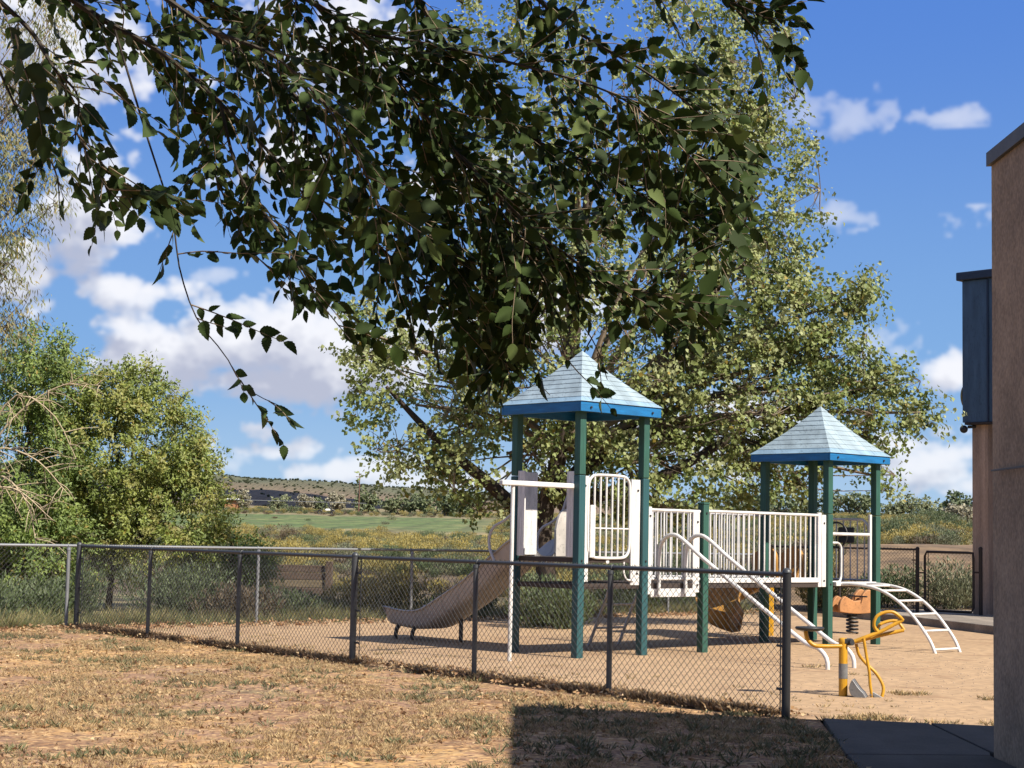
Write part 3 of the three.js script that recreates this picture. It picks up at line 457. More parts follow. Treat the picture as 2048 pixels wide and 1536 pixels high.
fence('chain_link_fence', 'dark grey chain link fence crossing in front of the playground beside the dry lawn', J, END, 1.22, nearPosts, { post: M.fence, rail: M.fence, wire: M.wire, endMat: M.black, ends: [0, 3, 6], seed: 5 });
fence('chain_link_fence', 'silver chain link fence along the back of the sand yard behind the long slide', onA(-9.6), backCorner, 1.22, [0, 3.2, 6.4, 9.45, 12.8, 16, 19.3, 22.6, 25.8], { post: M.galv, rail: M.galv, wire: M.galvWire, wireR: 0.0016, ends: [8], seed: 6 });
fence('chain_link_fence', 'rusty dark chain link fence between the far tower and the gate', backCorner, [8.2, 34.2], 1.4, [0.05, 1.7, 3.42], { post: M.rust, rail: M.rust, wire: M.rust, ends: [2], seed: 7 });
{
  const from = [8.32, 34.12], to = [9.12, 33.5], len = Math.hypot(to[0] - from[0], to[1] - from[1]), g = thing('fence_gate', 'dark framed chain link gate beside the pillar of the far wing', 'gate', V(from[0], 0.14, from[1]), Math.atan2(to[1] - from[1], to[0] - from[0]));
  part(g, 'gate_frame', tube([P3(0, 0.06, 0), P3(0, 1.22, 0), P3(len, 1.22, 0), P3(len, 0.06, 0), P3(0, 0.06, 0)], 0.026, { bend: 0.012, seg: 40 }), M.rust);
  part(g, 'wire_mesh', meshWires(len, 1.12, 0.08, 0.075, 0.0017), M.rust, 'stuff');
  part(g, 'tension_bar', tube([P3(0.07, 0.06, 0), P3(0.07, 1.2, 0)], 0.008, { rad: 6 }), M.rust);
  part(g, 'latch', [box(0.16, 0.035, 0.03, len + 0.06, 0.84, 0), box(0.12, 0.03, 0.03, -0.06, 0.8, 0), box(0.12, 0.03, 0.03, -0.06, 0.3, 0)], M.rust);
  const p = thing('gate_post', 'dark round gate post beside the pink pillar', 'post', V(9.24, 0.14, 33.42)); part(p, 'pole', tube([P3(0, -0.02, 0), P3(0, 1.3, 0)], 0.038, { rad: 10 }), M.rust); part(p, 'cap', new THREE.SphereGeometry(0.043, 12, 8).translate(0, 1.3, 0), M.rust);
  const st = thing('marker_stake', 'thin yellow marker stake standing behind the gate', 'stake', V(11.0, groundHeight(11, 40), 40)); part(st, 'rod', tube([P3(0, -0.1, 0), P3(0, 1.1, 0)], 0.014, { rad: 6 }), M.yellow); part(st, 'tip', tube([P3(0, 1.1, 0), P3(0, 1.22, 0)], 0.019, { rad: 6 }), M.yellow);
}

// ---------------------------------------------------------------- buildings
{
  const g = thing('stucco_building', 'tan stucco building wall in shade at the right edge, dark metal roof edge', 'building', V(3.45, 0, 12.156));
  const foot = [[0, 0], [9.7, -2.46], [9.7, -18], [-0.1, -18]], ex = (pts, h, y, grow = 0) => { const s = new THREE.Shape(pts.map(([x, d]) => new THREE.Vector2(x, d))), e = new THREE.ExtrudeGeometry(s, { depth: h, bevelEnabled: false }); e.rotateX(-Math.PI / 2); e.translate(0, y, 0); return e; };
  const wall = ex(foot, 4.25 + 0.1, -0.1), p = wall.attributes.position, uv = wall.attributes.uv, nm = wall.attributes.normal; for (let i = 0; i < p.count; i++) uv.setXY(i, (Math.abs(nm.getX(i)) > 0.5 ? p.getZ(i) : p.getX(i)) / 2, p.getY(i) / 2);
  part(g, 'wall', wall, M.stucco);
  part(g, 'control_joint', box(0.012, 0.014, 17.6, -0.052, 2.03, 8.95, 0.002).applyMatrix4(new THREE.Matrix4().makeRotationY(0.0056)), M.fascia);
  part(g, 'roof_edge', ex([[-0.03, 0.03], [9.73, -2.43], [9.73, -18.03], [-0.13, -18.03]], 0.10, 4.252), M.fascia);
}
{
  const g = thing('building_wing', 'far wing with tall dark blue metal fascia on pink pillars', 'building', V(9.25, 0.14, 33.95), Math.PI / 2 - TH);   // x along A, z along -B
  part(g, 'wall', [box(0.16, 3.8, 8, 0.53, 1.9, 4.55, 0)], M.pink);
  part(g, 'pillar', box(0.42, 3.78, 0.36, 0.18, 1.89, 0.17, 0.01), M.pink);
  part(g, 'frame_band', box(0.12, 0.34, 4.0, 0.40, 2.62, 2.46, 0.006), M.pink);
  const tw = part(g, 'transom_window', box(0.05, 0.62, 1.5, 0.44, 3.15, 1.35, 0), M.glass); part(tw, 'window_frame', [box(0.06, 0.05, 1.6, 0.43, 3.5, 1.35), box(0.06, 0.8, 0.05, 0.43, 3.15, 0.57)], M.rust);
  const dr = part(g, 'door', box(0.05, 2.4, 1.5, 0.44, 1.21, 1.35, 0), M.glass); part(dr, 'door_frame', [box(0.06, 2.44, 0.06, 0.43, 1.22, 0.57), box(0.06, 2.44, 0.06, 0.43, 1.22, 1.6)], M.rust);
  for (let k = 0; k < 6; k++) { const f = part(g, 'fascia_panel', box(0.06, 2.86, 0.585, -0.12, 5.24, 0.14 + k * 0.59, 0.008), M.blueMetal); part(f, 'seam', box(0.035, 2.84, 0.035, -0.165, 5.23, 0.14 + k * 0.59 + 0.295, 0.008), M.navy); }
  part(g, 'fascia_core', box(0.6, 2.78, 8, 0.23, 5.24, 3.86, 0), M.blueMetal);
  part(g, 'roof_cap', box(0.9, 0.17, 8.3, 0.22, 6.76, 3.90, 0.02), M.navy);
  part(g, 'gutter_edge', box(0.16, 0.05, 4, -0.1, 3.785, 1.91, 0.01), M.rust);
  part(g, 'lamp', [new THREE.SphereGeometry(0.08, 14, 10).translate(-0.12, 3.68, -0.14), tube([P3(-0.12, 3.72, -0.05), P3(0.1, 3.74, 0.2)], 0.03)], M.black);
  part(g, 'round_sign', [new THREE.CylinderGeometry(0.27, 0.27, 0.06, 28).rotateX(Math.PI / 2).translate(0.16, 4.35, -0.195), new THREE.TorusGeometry(0.27, 0.02, 8, 28).translate(0.16, 4.35, -0.195)], mat(0.2, 0.16, 0.06, { roughness: 0.6 }));
}
// ---------------------------------------------------------------- cottonwood behind the playground
const COT = [[0.235, 0.275, 0.075], [0.29, 0.32, 0.11], [0.17, 0.22, 0.055], [0.32, 0.345, 0.15]];
tree('cottonwood_tree', 'tall cottonwood with loose pale green leaves rising behind the playground towers', 'tree', V(0.75, 0, 29), {
  seed: 21, cols: COT, leafMat: LM.cotton, len: 0.078, wid: 0.072, clump: 0.24, leaves: 25, droop: 0.7, twigEvery: 16, twigMax: 0.8, twigR: 0.014, limbR: 0.075, hub: [0.1, 3.0, 0], arch: 0.3, twigStep: 1, bark: M.bark, twigBark: M.barkPale, yellow: 0.02,
  trunk: [[[[-0.15, -0.2, 0], [-0.1, 0.8, 0], [-0.18, 1.7, 0], [0.1, 3.0, 0], [0.3, 5, 0.2], [0.5, 7.5, 0]], 0.19, 0.07], [[[-0.2, 1.5, 0], [-0.9, 2.2, 0.1], [-2.0, 3.1, 0.2], [-2.9, 4.0, 0]], 0.15, 0.03], [[[0.0, 2.2, 0], [1.4, 3.6, -0.2], [2.8, 6.0, 0], [3.6, 8.4, 0]], 0.16, 0.04], [[[0.1, 2.0, 0], [1.9, 2.6, 0.4], [3.6, 3.6, 0.2], [5.6, 4.2, 0]], 0.12, 0.02]],
  lobes: [[0.6, 9.3, 0, 2.9, 2.4, 2.2, 440], [3.2, 9.6, 0, 0.95, 1.5, 1.0, 130], [3.5, 7.5, 0, 1.15, 1.6, 1.1, 210], [2.6, 8.3, 0, 0.8, 2.0, 1.1, 80], [4.1, 5.35, 0, 0.95, 0.85, 0.9, 110], [5.15, 5.75, 0, 0.5, 0.45, 0.5, 40], [4.85, 4.7, 0, 0.7, 0.6, 0.7, 65], [5.75, 4.3, 0, 0.55, 0.36, 0.5, 34], [6.25, 3.75, 0, 0.5, 0.28, 0.4, 28], [5.5, 3.3, 0, 0.5, 0.4, 0.4, 26], [4.9, 3.75, 0, 0.75, 0.6, 0.7, 70], [3.1, 5.6, 0, 1.35, 1.25, 1.3, 240], [2.9, 3.9, 0, 1.5, 1.05, 1.3, 260], [5.5, 2.65, 0, 0.35, 0.4, 0.3, 12], [4.2, 2.9, 0, 0.9, 0.6, 0.8, 60], [-2.4, 3.7, 0, 1.25, 1.45, 1.1, 170], [-3.2, 4.9, 0, 0.65, 0.75, 0.7, 50], [0.3, 5.0, 0, 2.4, 2.2, 2.0, 620], [2.2, 2.6, 0, 1.7, 0.9, 1.2, 230], [-0.8, 2.9, 0, 1.6, 1.1, 1.1, 200]],
});
// ---------------------------------------------------------------- bushy trees behind the fence on the left
const OLV = [[0.215, 0.265, 0.035], [0.26, 0.295, 0.05], [0.16, 0.215, 0.028], [0.29, 0.29, 0.06]], GRN = [[0.17, 0.245, 0.035], [0.21, 0.28, 0.045], [0.125, 0.19, 0.028]];
const bush = (name, label, x, d, o, group) => tree(name, label, o.cat ?? 'tree', V(x, groundHeight(x, d), d), { leafMat: LM.soft, len: 0.078, wid: 0.033, clump: 0.22, leaves: 66, droop: 0.35, sag: 0.1, twigEvery: 26, twigStep: 5, twigR: 0.01, limbR: 0.03, arch: 0.15, bark: M.bark, hub: [0, 0.6, 0], trunk: [[[[0, -0.2, 0], [0.05, 0.5, 0], [0.1, 1.4, 0]], 0.07, 0.04]], ...o }, group);
bush('willow_bush', 'broad olive green bushy tree behind the silver fence, left of the field', -7.35, 31.5, { seed: 31, cols: OLV, lobes: [[0.1, 2.9, 0, 1.6, 1.5, 1.3, 330], [1.0, 1.7, 0, 1.2, 1.3, 1.2, 250], [-0.9, 1.6, 0, 1.3, 1.4, 1.2, 230], [0.3, 3.9, 0, 0.9, 0.7, 0.8, 100], [1.5, 2.8, 0, 0.5, 0.5, 0.5, 40], [-1.0, 3.9, 0, 0.9, 0.9, 0.8, 110]] });
bush('willow_bush', 'dense green bushy tree at the left edge behind the bare branches', -9.0, 30.5, { seed: 32, cols: GRN, lobes: [[0, 2.4, 0, 1.5, 1.7, 1.3, 300], [0.4, 4.2, 0, 0.8, 0.9, 0.7, 110], [0.2, 1.0, 0, 1.6, 1.0, 1.2, 200]] });
bush('willow_bush', 'low green bush behind the fence at the right foot of the olive tree', -5.3, 32.2, { seed: 33, cols: GRN, hub: [0, 0.4, 0], lobes: [[0, 0.85, 0, 0.8, 0.6, 0.8, 110], [0.4, 0.7, 0, 0.6, 0.5, 0.7, 60]] });
// tall pale willow whose hanging twigs enter from the left edge
{
  const pal = [[0.20, 0.20, 0.085], [0.16, 0.17, 0.065], [0.24, 0.20, 0.08], [0.13, 0.15, 0.05]];
  tree('willow_tree', 'tall pale willow with hanging yellowish leaves at the left edge of the picture', 'tree', V(-9.3, 0, 26.2), { seed: 41, cols: pal, leafMat: LM.soft, len: 0.10, wid: 0.026, clump: 0.30, leaves: 34, droop: 1.2, sag: 1.2, twigEvery: 12, twigR: 0.012, limbR: 0.07, hub: [0, 3.5, 0], arch: 0.4, bark: M.barkPale, twigBark: M.barkPale, yellow: 0.10,
    trunk: [[[[0, -0.2, 0], [0.05, 2, 0], [0, 3.5, 0], [0.2, 6, 0], [0.1, 9, 0]], 0.25, 0.08]],
    lobes: [[0.75, 9.4, 0, 1.6, 2.2, 1.2, 260], [1.05, 6.9, 0, 1.1, 1.6, 0.9, 210], [0.9, 4.9, 0, 0.9, 0.9, 0.8, 100], [-1.2, 7.5, 0, 1.6, 2.5, 1.3, 120]] });
  // dead branches low on the left
  const t = thing('dead_branches', 'bare pale tan dead branches hanging in front of the left bushes', 'branches', V(-9.0, 0, 27.6)), r = rngOf(77), list = [];
  const deadBark = mat(0.36, 0.29, 0.19, { roughness: 0.95 }), arms = [[[0, 0.3, 0], [0.3, 2.2, 0.1], [1.0, 3.6, 0.2], [1.6, 3.3, 0.2], [2.0, 2.6, 0.2]], [[0.1, 1.4, 0], [0.6, 2.7, 0.1], [1.3, 2.6, 0.2], [1.9, 2.0, 0.1]], [[0.1, 1.6, 0], [0.7, 2.3, 0], [1.2, 1.9, 0.1], [1.4, 1.2, 0.1]], [[0.15, 1.8, 0.1], [0.9, 3.2, 0.1], [1.7, 3.8, 0], [2.3, 3.8, 0]], [[0.1, 1.2, 0], [0.5, 2.0, 0.2], [1.0, 2.1, 0.2], [1.7, 1.6, 0.3]]];
  part(t, 'stem', limb([P3(-0.1, -0.2, 0), P3(0.05, 1.0, 0), P3(0.12, 1.9, 0)], 0.06, 0.035, 8), M.barkPale);
  for (const a of arms) { const pts = a.map((q) => P3(...q)); part(t, 'branch', limb(pts, 0.026, 0.006, 6), deadBark); const c = new THREE.CatmullRomCurve3(pts); for (let k = 0; k < 24; k++) { const p = c.getPoint(0.2 + 0.8 * r()), e = p.clone().add(P3((r() - 0.25) * 0.8, (r() - 0.65) * 0.8, (r() - 0.5) * 0.5)), m = p.clone().lerp(e, 0.5).add(P3(0, 0.12 * r(), 0)); list.push(limb([p, m, e], 0.009, 0.003, 4, 6)); } }
  part(t, 'twigs', list, deadBark);
}

// ---------------------------------------------------------------- foreground elm: overhanging branches
{
  const r = rngOf(101), elm = thing('elm_tree', 'shaded elm branches with dark toothed leaves hanging in close from above', 'tree', V(-2.6, 0, 3.4));
  const off = P3(2.6, 0, 3.4), O = (p) => P3(p[0], p[1], p[2]).add(off);
  const BR = [[[-1.362, 3.037, -4.6], [-1.176, 2.913, -4.6], [-0.957, 2.775, -4.5], [-0.789, 2.634, -4.5], [-0.622, 2.458, -4.4], [-0.512, 2.327, -4.4]], [[-1.428, 2.92, -4.3], [-1.266, 2.777, -4.3], [-1.168, 2.646, -4.2], [-1.109, 2.583, -4.2], [-1.11, 2.467, -4.2]], [[-1.17, 3.143, -4.9], [-0.893, 2.937, -4.8], [-0.614, 2.711, -4.7], [-0.375, 2.48, -4.6], [-0.233, 2.316, -4.6], [-0.148, 2.193, -4.6]], [[-0.719, 2.996, -4.4], [-0.448, 2.825, -4.4], [-0.244, 2.6, -4.4], [-0.042, 2.37, -4.5], [0.069, 2.183, -4.5], [0.139, 1.996, -4.5]], [[-0.365, 3.21, -5.0], [-0.207, 2.951, -5.0], [0.008, 2.711, -5.0], [0.215, 2.587, -4.9], [0.392, 2.486, -4.9], [0.571, 2.369, -4.8]], [[-0.058, 3.079, -4.6], [0.157, 2.929, -4.7], [0.371, 2.804, -4.7], [0.553, 2.688, -4.8], [0.612, 2.573, -4.8]], [[0.27, 3.01, -4.3], [0.466, 2.921, -4.3], [0.609, 2.864, -4.3], [0.687, 2.819, -4.3]], [[-1.046, 2.782, -4.3], [-0.958, 2.521, -4.3], [-0.878, 2.288, -4.3], [-0.854, 2.159, -4.3], [-0.804, 2.031, -4.3], [-0.731, 1.943, -4.3], [-0.677, 1.861, -4.3], [-0.587, 1.816, -4.3]], [[-0.803, 2.648, -4.5], [-0.726, 2.429, -4.4], [-0.616, 2.272, -4.4], [-0.519, 2.116, -4.4], [-0.424, 2.0, -4.4]], [[-0.614, 2.711, -4.7], [-0.464, 2.4, -4.7], [-0.277, 2.206, -4.7], [-0.109, 2.095, -4.8], [0.007, 1.998, -4.8], [0.108, 1.9, -4.8]], [[-0.203, 2.547, -4.4], [0.065, 2.287, -4.4], [0.27, 2.174, -4.5], [0.43, 2.137, -4.5], [0.618, 2.087, -4.5]], [[-0.042, 2.37, -4.5], [0.14, 2.144, -4.6], [0.224, 2.023, -4.6], [0.259, 1.928, -4.6]], [[-1.271, 2.637, -4.0], [-1.178, 2.455, -4.0], [-1.102, 2.348, -4.0], [-1.085, 2.239, -4.0]], [[-1.111, 2.493, -4.2], [-1.005, 2.334, -4.1], [-0.929, 2.261, -4.1]], [[-0.448, 2.825, -4.4], [-0.049, 2.724, -4.3], [0.269, 2.599, -4.2], [0.46, 2.437, -4.2]], [[-1.265, 3.277, -5.3], [-0.876, 3.152, -5.4], [-0.449, 2.979, -5.4], [-0.115, 2.636, -5.3], [0.108, 2.528, -5.3]], [[-0.782, 2.757, -4.2], [-0.588, 2.655, -4.1], [-0.4, 2.435, -4.0], [-0.323, 2.267, -4.0]], [[-0.957, 2.775, -4.5], [-0.893, 2.633, -4.7], [-0.863, 2.512, -4.8], [-0.726, 2.269, -4.8], [-0.61, 2.214, -4.8]], [[-0.255, 2.65, -4.6], [-0.188, 2.425, -4.8], [-0.099, 2.24, -4.9], [-0.039, 2.124, -4.9]]];
  const R0 = [0.011, 0.009, 0.010, 0.008, 0.008, 0.007, 0.005, 0.0035, 0.005, 0.006, 0.005, 0.004, 0.004, 0.003, 0.006, 0.008, 0.006, 0.005, 0.005];
  const DENS = [1.5, 1.2, 2.3, 3.0, 2.8, 2.0, 1.6, 0.16, 0.7, 2.0, 2.2, 1.6, 1.0, 0.9, 2.2, 3.0, 2.0, 1.2, 2.8];
  part(elm, 'trunk', limb([P3(0, -0.2, 0), P3(0.05, 1.2, 0.05), P3(0.1, 2.4, 0), P3(0.25, 3.6, -0.1), P3(0.6, 4.6, -0.2)], 0.2, 0.1, 12), M.barkElm);
  // elm leaf with toothed edge
  const elmLeaf = (teeth, skew, fold) => { const pos = [0, 0, 0], idx = [], wid = (t) => 0.30 * Math.pow(Math.sin(Math.PI * Math.pow(t, 0.7)), 0.9) * (1 - 0.3 * t), curve = (t) => -0.10 * t * t, st = []; for (let i = 0; i < teeth; i++) { st.push([(i + 0.35) / (teeth + 0.5), 1.06], [(i + 0.75) / (teeth + 0.5), 0.93]); } for (const [t, k] of st) { const w = wid(t) * k; pos.push(0, t, curve(t), w * (1 + skew), t + 0.02 * k, curve(t) + w * fold, -w * (1 - skew), t + 0.02 * k, curve(t) + w * fold); } pos.push(0, 1, curve(1)); const n = st.length, tip = 1 + n * 3; idx.push(0, 2, 1, 0, 1, 3); for (let i = 0; i < n - 1; i++) { const a = 1 + i * 3, b = a + 3; idx.push(a, a + 1, b, a + 1, b + 1, b, a, b, a + 2, a + 2, b, b + 2); } const l = 1 + (n - 1) * 3; idx.push(l, l + 1, tip, l, tip, l + 2); const g = new THREE.BufferGeometry(); g.setAttribute('position', new THREE.Float32BufferAttribute(pos, 3)); g.setIndex(idx); g.computeVertexNormals(); return g; };
  const LEAF = [elmLeaf(6, 0.08, 0.25), elmLeaf(5, -0.1, 0.45), elmLeaf(7, 0.05, 0.1), elmLeaf(6, -0.05, 0.6)];
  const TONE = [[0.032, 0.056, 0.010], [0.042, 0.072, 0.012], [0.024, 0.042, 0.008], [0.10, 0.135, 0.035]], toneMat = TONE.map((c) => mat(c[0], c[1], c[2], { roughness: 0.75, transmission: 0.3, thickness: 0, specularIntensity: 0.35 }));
  const leaves = [], twigs = [], limbs = [], m4 = new THREE.Matrix4();
  const addLeaf = (p, dir, nrm, len) => { const y = dir.clone().normalize(), x = P3().crossVectors(y, nrm).normalize(), z = P3().crossVectors(x, y); if (!isFinite(x.x) || x.lengthSq() < 0.5) return; m4.makeBasis(x.multiplyScalar(len * 1.12), y.multiplyScalar(len), z.multiplyScalar(len)).setPosition(p); leaves.push([m4.clone(), len, Math.floor(r() * 4), r() < 0.12 ? 3 : Math.floor(r() * 3), p.clone()]); };
  const ENV = [[-1.36, 2.34], [-1.18, 2.34], [-1.14, 2.23], [-0.97, 2.23], [-0.95, 2.36], [-0.76, 2.28], [-0.61, 2.1], [-0.51, 2.07], [-0.45, 1.97], [-0.30, 1.97], [-0.16, 1.86], [-0.03, 1.85], [0.04, 1.97], [0.10, 2.07], [0.27, 2.07], [0.33, 1.95], [0.42, 1.88], [0.52, 1.97], [0.60, 2.08], [0.64, 2.26], [0.67, 2.55], [0.72, 2.66], [0.80, 2.72]];   // lower edge of the crown here, x and height
  const edge = (x) => prof(ENV, x), inside = (p) => { const k = 4.5 / -(p.z - off.z), x = (p.x - off.x) * k, y = 1.5 + (p.y - 1.5) * k; return x < 0.8 && y > edge(x); };
  const spray = (start, dir, len, size, free) => {                                   // a twig with two ranks of leaves
    const pts = [start.clone()], d = dir.clone().normalize(), n = Math.max(3, Math.round(len / 0.06)); let p = start.clone();
    for (let i = 0; i < n; i++) { d.y -= 0.045; d.addScaledVector(ball(r), 0.16).normalize(); p = p.clone().addScaledVector(d, len / n); if (!free && !inside(p)) break; pts.push(p); } if (pts.length < 3) return; len *= (pts.length - 1) / n;
    twigs.push(tube(pts, 0.0019, { curve: true, rad: 4, r2: 0.0007, seg: n * 2 }));
    const c = new THREE.CatmullRomCurve3(pts), side = P3().crossVectors(d, ball(r)).normalize(), count = Math.max(2, Math.round(len / 0.024)); let s = 1;
    for (let i = 1; i <= count; i++) { const t = i / count, q = c.getPoint(t), tg = c.getTangent(t); s = -s; const ld = tg.clone().multiplyScalar(0.75).addScaledVector(side, s * (i === count ? 0 : 0.95)).add(P3(0, -0.15 - 0.3 * r(), 0)).addScaledVector(ball(r), 0.4), nr = P3().crossVectors(tg, side).normalize().addScaledVector(ball(r), 0.9); if (r() < 0.93) addLeaf(q, ld, nr, size * (0.5 + 0.5 * r() + 0.45 * r() * r()) * (0.85 + 0.35 * Math.sin(t * 2.6))); }
  };
  BR.forEach((b, k) => {
    const pts = b.map(O), c = new THREE.CatmullRomCurve3(pts, false, 'centripetal'), L = c.getLength();
    limbs.push(limb(pts, R0[k], Math.max(0.0012, R0[k] * 0.2), 6, 24));
    if (k < 7 || k === 15) { const h = P3(0.35 + 0.05 * k, 3.9 + 0.05 * k, -0.15), mid = h.clone().lerp(pts[0], 0.5); mid.y += 0.35; limbs.push(limb([h, mid, pts[0]], R0[k] * 2.2 + 0.01, R0[k], 7, 10)); }
    for (let s = 0.02; s < L; s += 0.046 / DENS[k] * (0.6 + 0.8 * r())) {
      const t = s / L, p = c.getPoint(t), tg = c.getTangent(t), dir = tg.clone().multiplyScalar(1.0).addScaledVector(ball(r).normalize(), 0.85); dir.y -= 0.08;
      const len = (k === 7 ? 0.10 : 0.13 + 0.22 * r()); if (k === 7 && t < 0.45) continue; spray(p, dir, len, 0.045 + 0.018 * (r() - 0.5), k === 7);
    }
  });
  // the drooping end of the long thin shoot
  spray(O([-0.822, 2.07, -4.3]), P3(0.9, -0.35, 0.1), 0.26, 0.05, true); spray(O([-0.69, 1.88, -4.3]), P3(0.7, -0.8, 0), 0.2, 0.045, true); spray(O([-0.86, 2.2, -4.3]), P3(0.9, 0.1, 0.1), 0.38, 0.05, true); spray(O([-0.87, 2.27, -4.3]), P3(-0.3, -0.9, 0.1), 0.12, 0.05, true); spray(O([0.13, 1.99, -4.5]), P3(0.5, -0.6, 0), 0.2, 0.04, true); spray(O([0.23, 2.0, -4.6]), P3(0.1, -0.9, 0.1), 0.13, 0.045, true);
  for (const [x, y, z, dx, dy, len, size] of [[-1.09, 2.47, -4.15, 0.5, -0.6, 0.26, 0.057], [-1.0, 2.38, -4.1, 0.7, -0.5, 0.24, 0.057], [-1.06, 2.42, -4.1, 0.2, -0.9, 0.2, 0.06], [-0.96, 2.34, -4.1, 0.8, -0.3, 0.2, 0.058], [-1.03, 2.5, -3.4, 0.3, -0.8, 0.22, 0.057], [-0.98, 2.44, -3.4, 0.6, -0.5, 0.2, 0.057], [-0.9, 2.46, -3.5, 0.7, -0.6, 0.22, 0.06], [0.0, 2.1, -4.6, 0.5, -0.8, 0.2, 0.055], [-0.1, 2.12, -4.7, 0.1, -0.9, 0.2, 0.055]]) spray(O([x, y, z]), P3(dx, dy, 0.05), len, size, true);
  // the rest of the crown, above the picture and towards the sun
  const upper = new Batch(), nr = P3(), sd = P3(), dr = P3();
  for (let i = 0; i < 4600; i++) {
    const d = 0.6 + r() * 6.0, x = -3.2 + r() * 5.6, y = 1.5 + 0.36 * d + 0.25 + Math.pow(r(), 0.9) * 2.4; if (Math.hypot((x + 0.75) / 2.1, (d - 3.3) / 3.2) > 1) continue;
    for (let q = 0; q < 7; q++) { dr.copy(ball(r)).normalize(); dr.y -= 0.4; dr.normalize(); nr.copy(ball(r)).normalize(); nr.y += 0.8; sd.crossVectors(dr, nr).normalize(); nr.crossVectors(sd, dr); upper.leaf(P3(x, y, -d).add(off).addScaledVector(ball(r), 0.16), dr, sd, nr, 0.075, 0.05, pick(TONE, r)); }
  }
  for (let i = 0; i < 22; i++) { const h = P3(0.5, 4.3, -0.15), e = P3(-2.6 + r() * 4.6, 3.2 + r() * 2.4, -1 - r() * 4.6).add(off), mid = h.clone().lerp(e, 0.5); mid.y += 0.3; limbs.push(limb([h, mid, e], 0.03, 0.006, 6, 8)); }
  part(elm, 'branches', limbs, M.barkElm); part(elm, 'twigs', twigs, M.twigElm, 'stuff');
  // which leaves show largest: the 300 become parts of their own, the rest one mesh
  const cam = P3(0, 1.5, 0).add(off), score = leaves.map(([m, len, , , p]) => { const v = p.clone().sub(cam), e = m.elements, n = P3(e[8], e[9], e[10]).normalize(), f = Math.abs(v.clone().normalize().dot(n)), ax = Math.abs(v.x / v.z), el = (v.y) / -v.z, inF = ax < 0.30 && el < 0.31 && el > -0.1; return inF ? len * (0.25 + f) / v.length() : 0; });
  const order = leaves.map((_, i) => i).sort((a, b) => score[b] - score[a]), rest = new Batch();
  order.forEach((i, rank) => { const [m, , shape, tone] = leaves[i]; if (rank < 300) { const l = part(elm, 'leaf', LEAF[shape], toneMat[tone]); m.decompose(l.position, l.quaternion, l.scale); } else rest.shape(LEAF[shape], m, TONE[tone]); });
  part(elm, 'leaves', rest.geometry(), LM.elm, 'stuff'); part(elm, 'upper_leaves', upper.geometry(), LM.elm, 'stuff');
}

// ---------------------------------------------------------------- brush, rocks and litter
const YEL = [[0.40, 0.31, 0.07], [0.34, 0.29, 0.09], [0.26, 0.25, 0.10], [0.19, 0.195, 0.075]], SAGE = [[0.20, 0.215, 0.115], [0.17, 0.185, 0.09], [0.23, 0.22, 0.12]], BRN = [[0.16, 0.11, 0.055], [0.12, 0.09, 0.05], [0.19, 0.14, 0.07]], DGR = [[0.095, 0.135, 0.045], [0.12, 0.155, 0.055], [0.075, 0.11, 0.036]];
function shrubGeometry(seed, cols, w, h, n, len, wid) {          // upright twigs and leaves over a rounded, uneven mound
  const r = rngOf(seed), b = new Batch(), dir = P3(), side = P3(), nrm = P3(), lob = []; for (let i = 0; i < 7; i++) { const a = r() * 6.28, q = Math.sqrt(r()) * 0.6; lob.push([Math.cos(a) * q * w / 2, Math.sin(a) * q * w / 2, h * (0.55 + 0.45 * r()), w * (0.22 + 0.16 * r())]); }
  for (let i = 0; i < n; i++) { const [lx, lz, lh, lr] = pick(lob, r), u = ball(r), ul = u.length() || 1; u.multiplyScalar(Math.pow(ul, 0.5) / ul); const y = Math.max(0.02, lh * 0.5 + u.y * lh * 0.5), p = P3(lx + u.x * lr * (0.6 + 0.6 * y / lh), y, lz + u.z * lr * (0.6 + 0.6 * y / lh)); dir.set(u.x * 0.7, 0.9, u.z * 0.7).addScaledVector(ball(r), 0.7).normalize(); nrm.copy(ball(r)).normalize().addScaledVector(SUN, 0.8); side.crossVectors(dir, nrm).normalize(); nrm.crossVectors(side, dir); const c = cols[y > lh * 0.62 ? Math.floor(r() * Math.min(2, cols.length)) : Math.floor(r() * cols.length)], j = 0.7 + 0.6 * r(); b.leaf(p, dir, side, nrm, len * (0.6 + 0.8 * r()), wid * (0.6 + 0.8 * r()), [c[0] * j, c[1] * j, c[2] * j]); }
  return b.geometry();
}
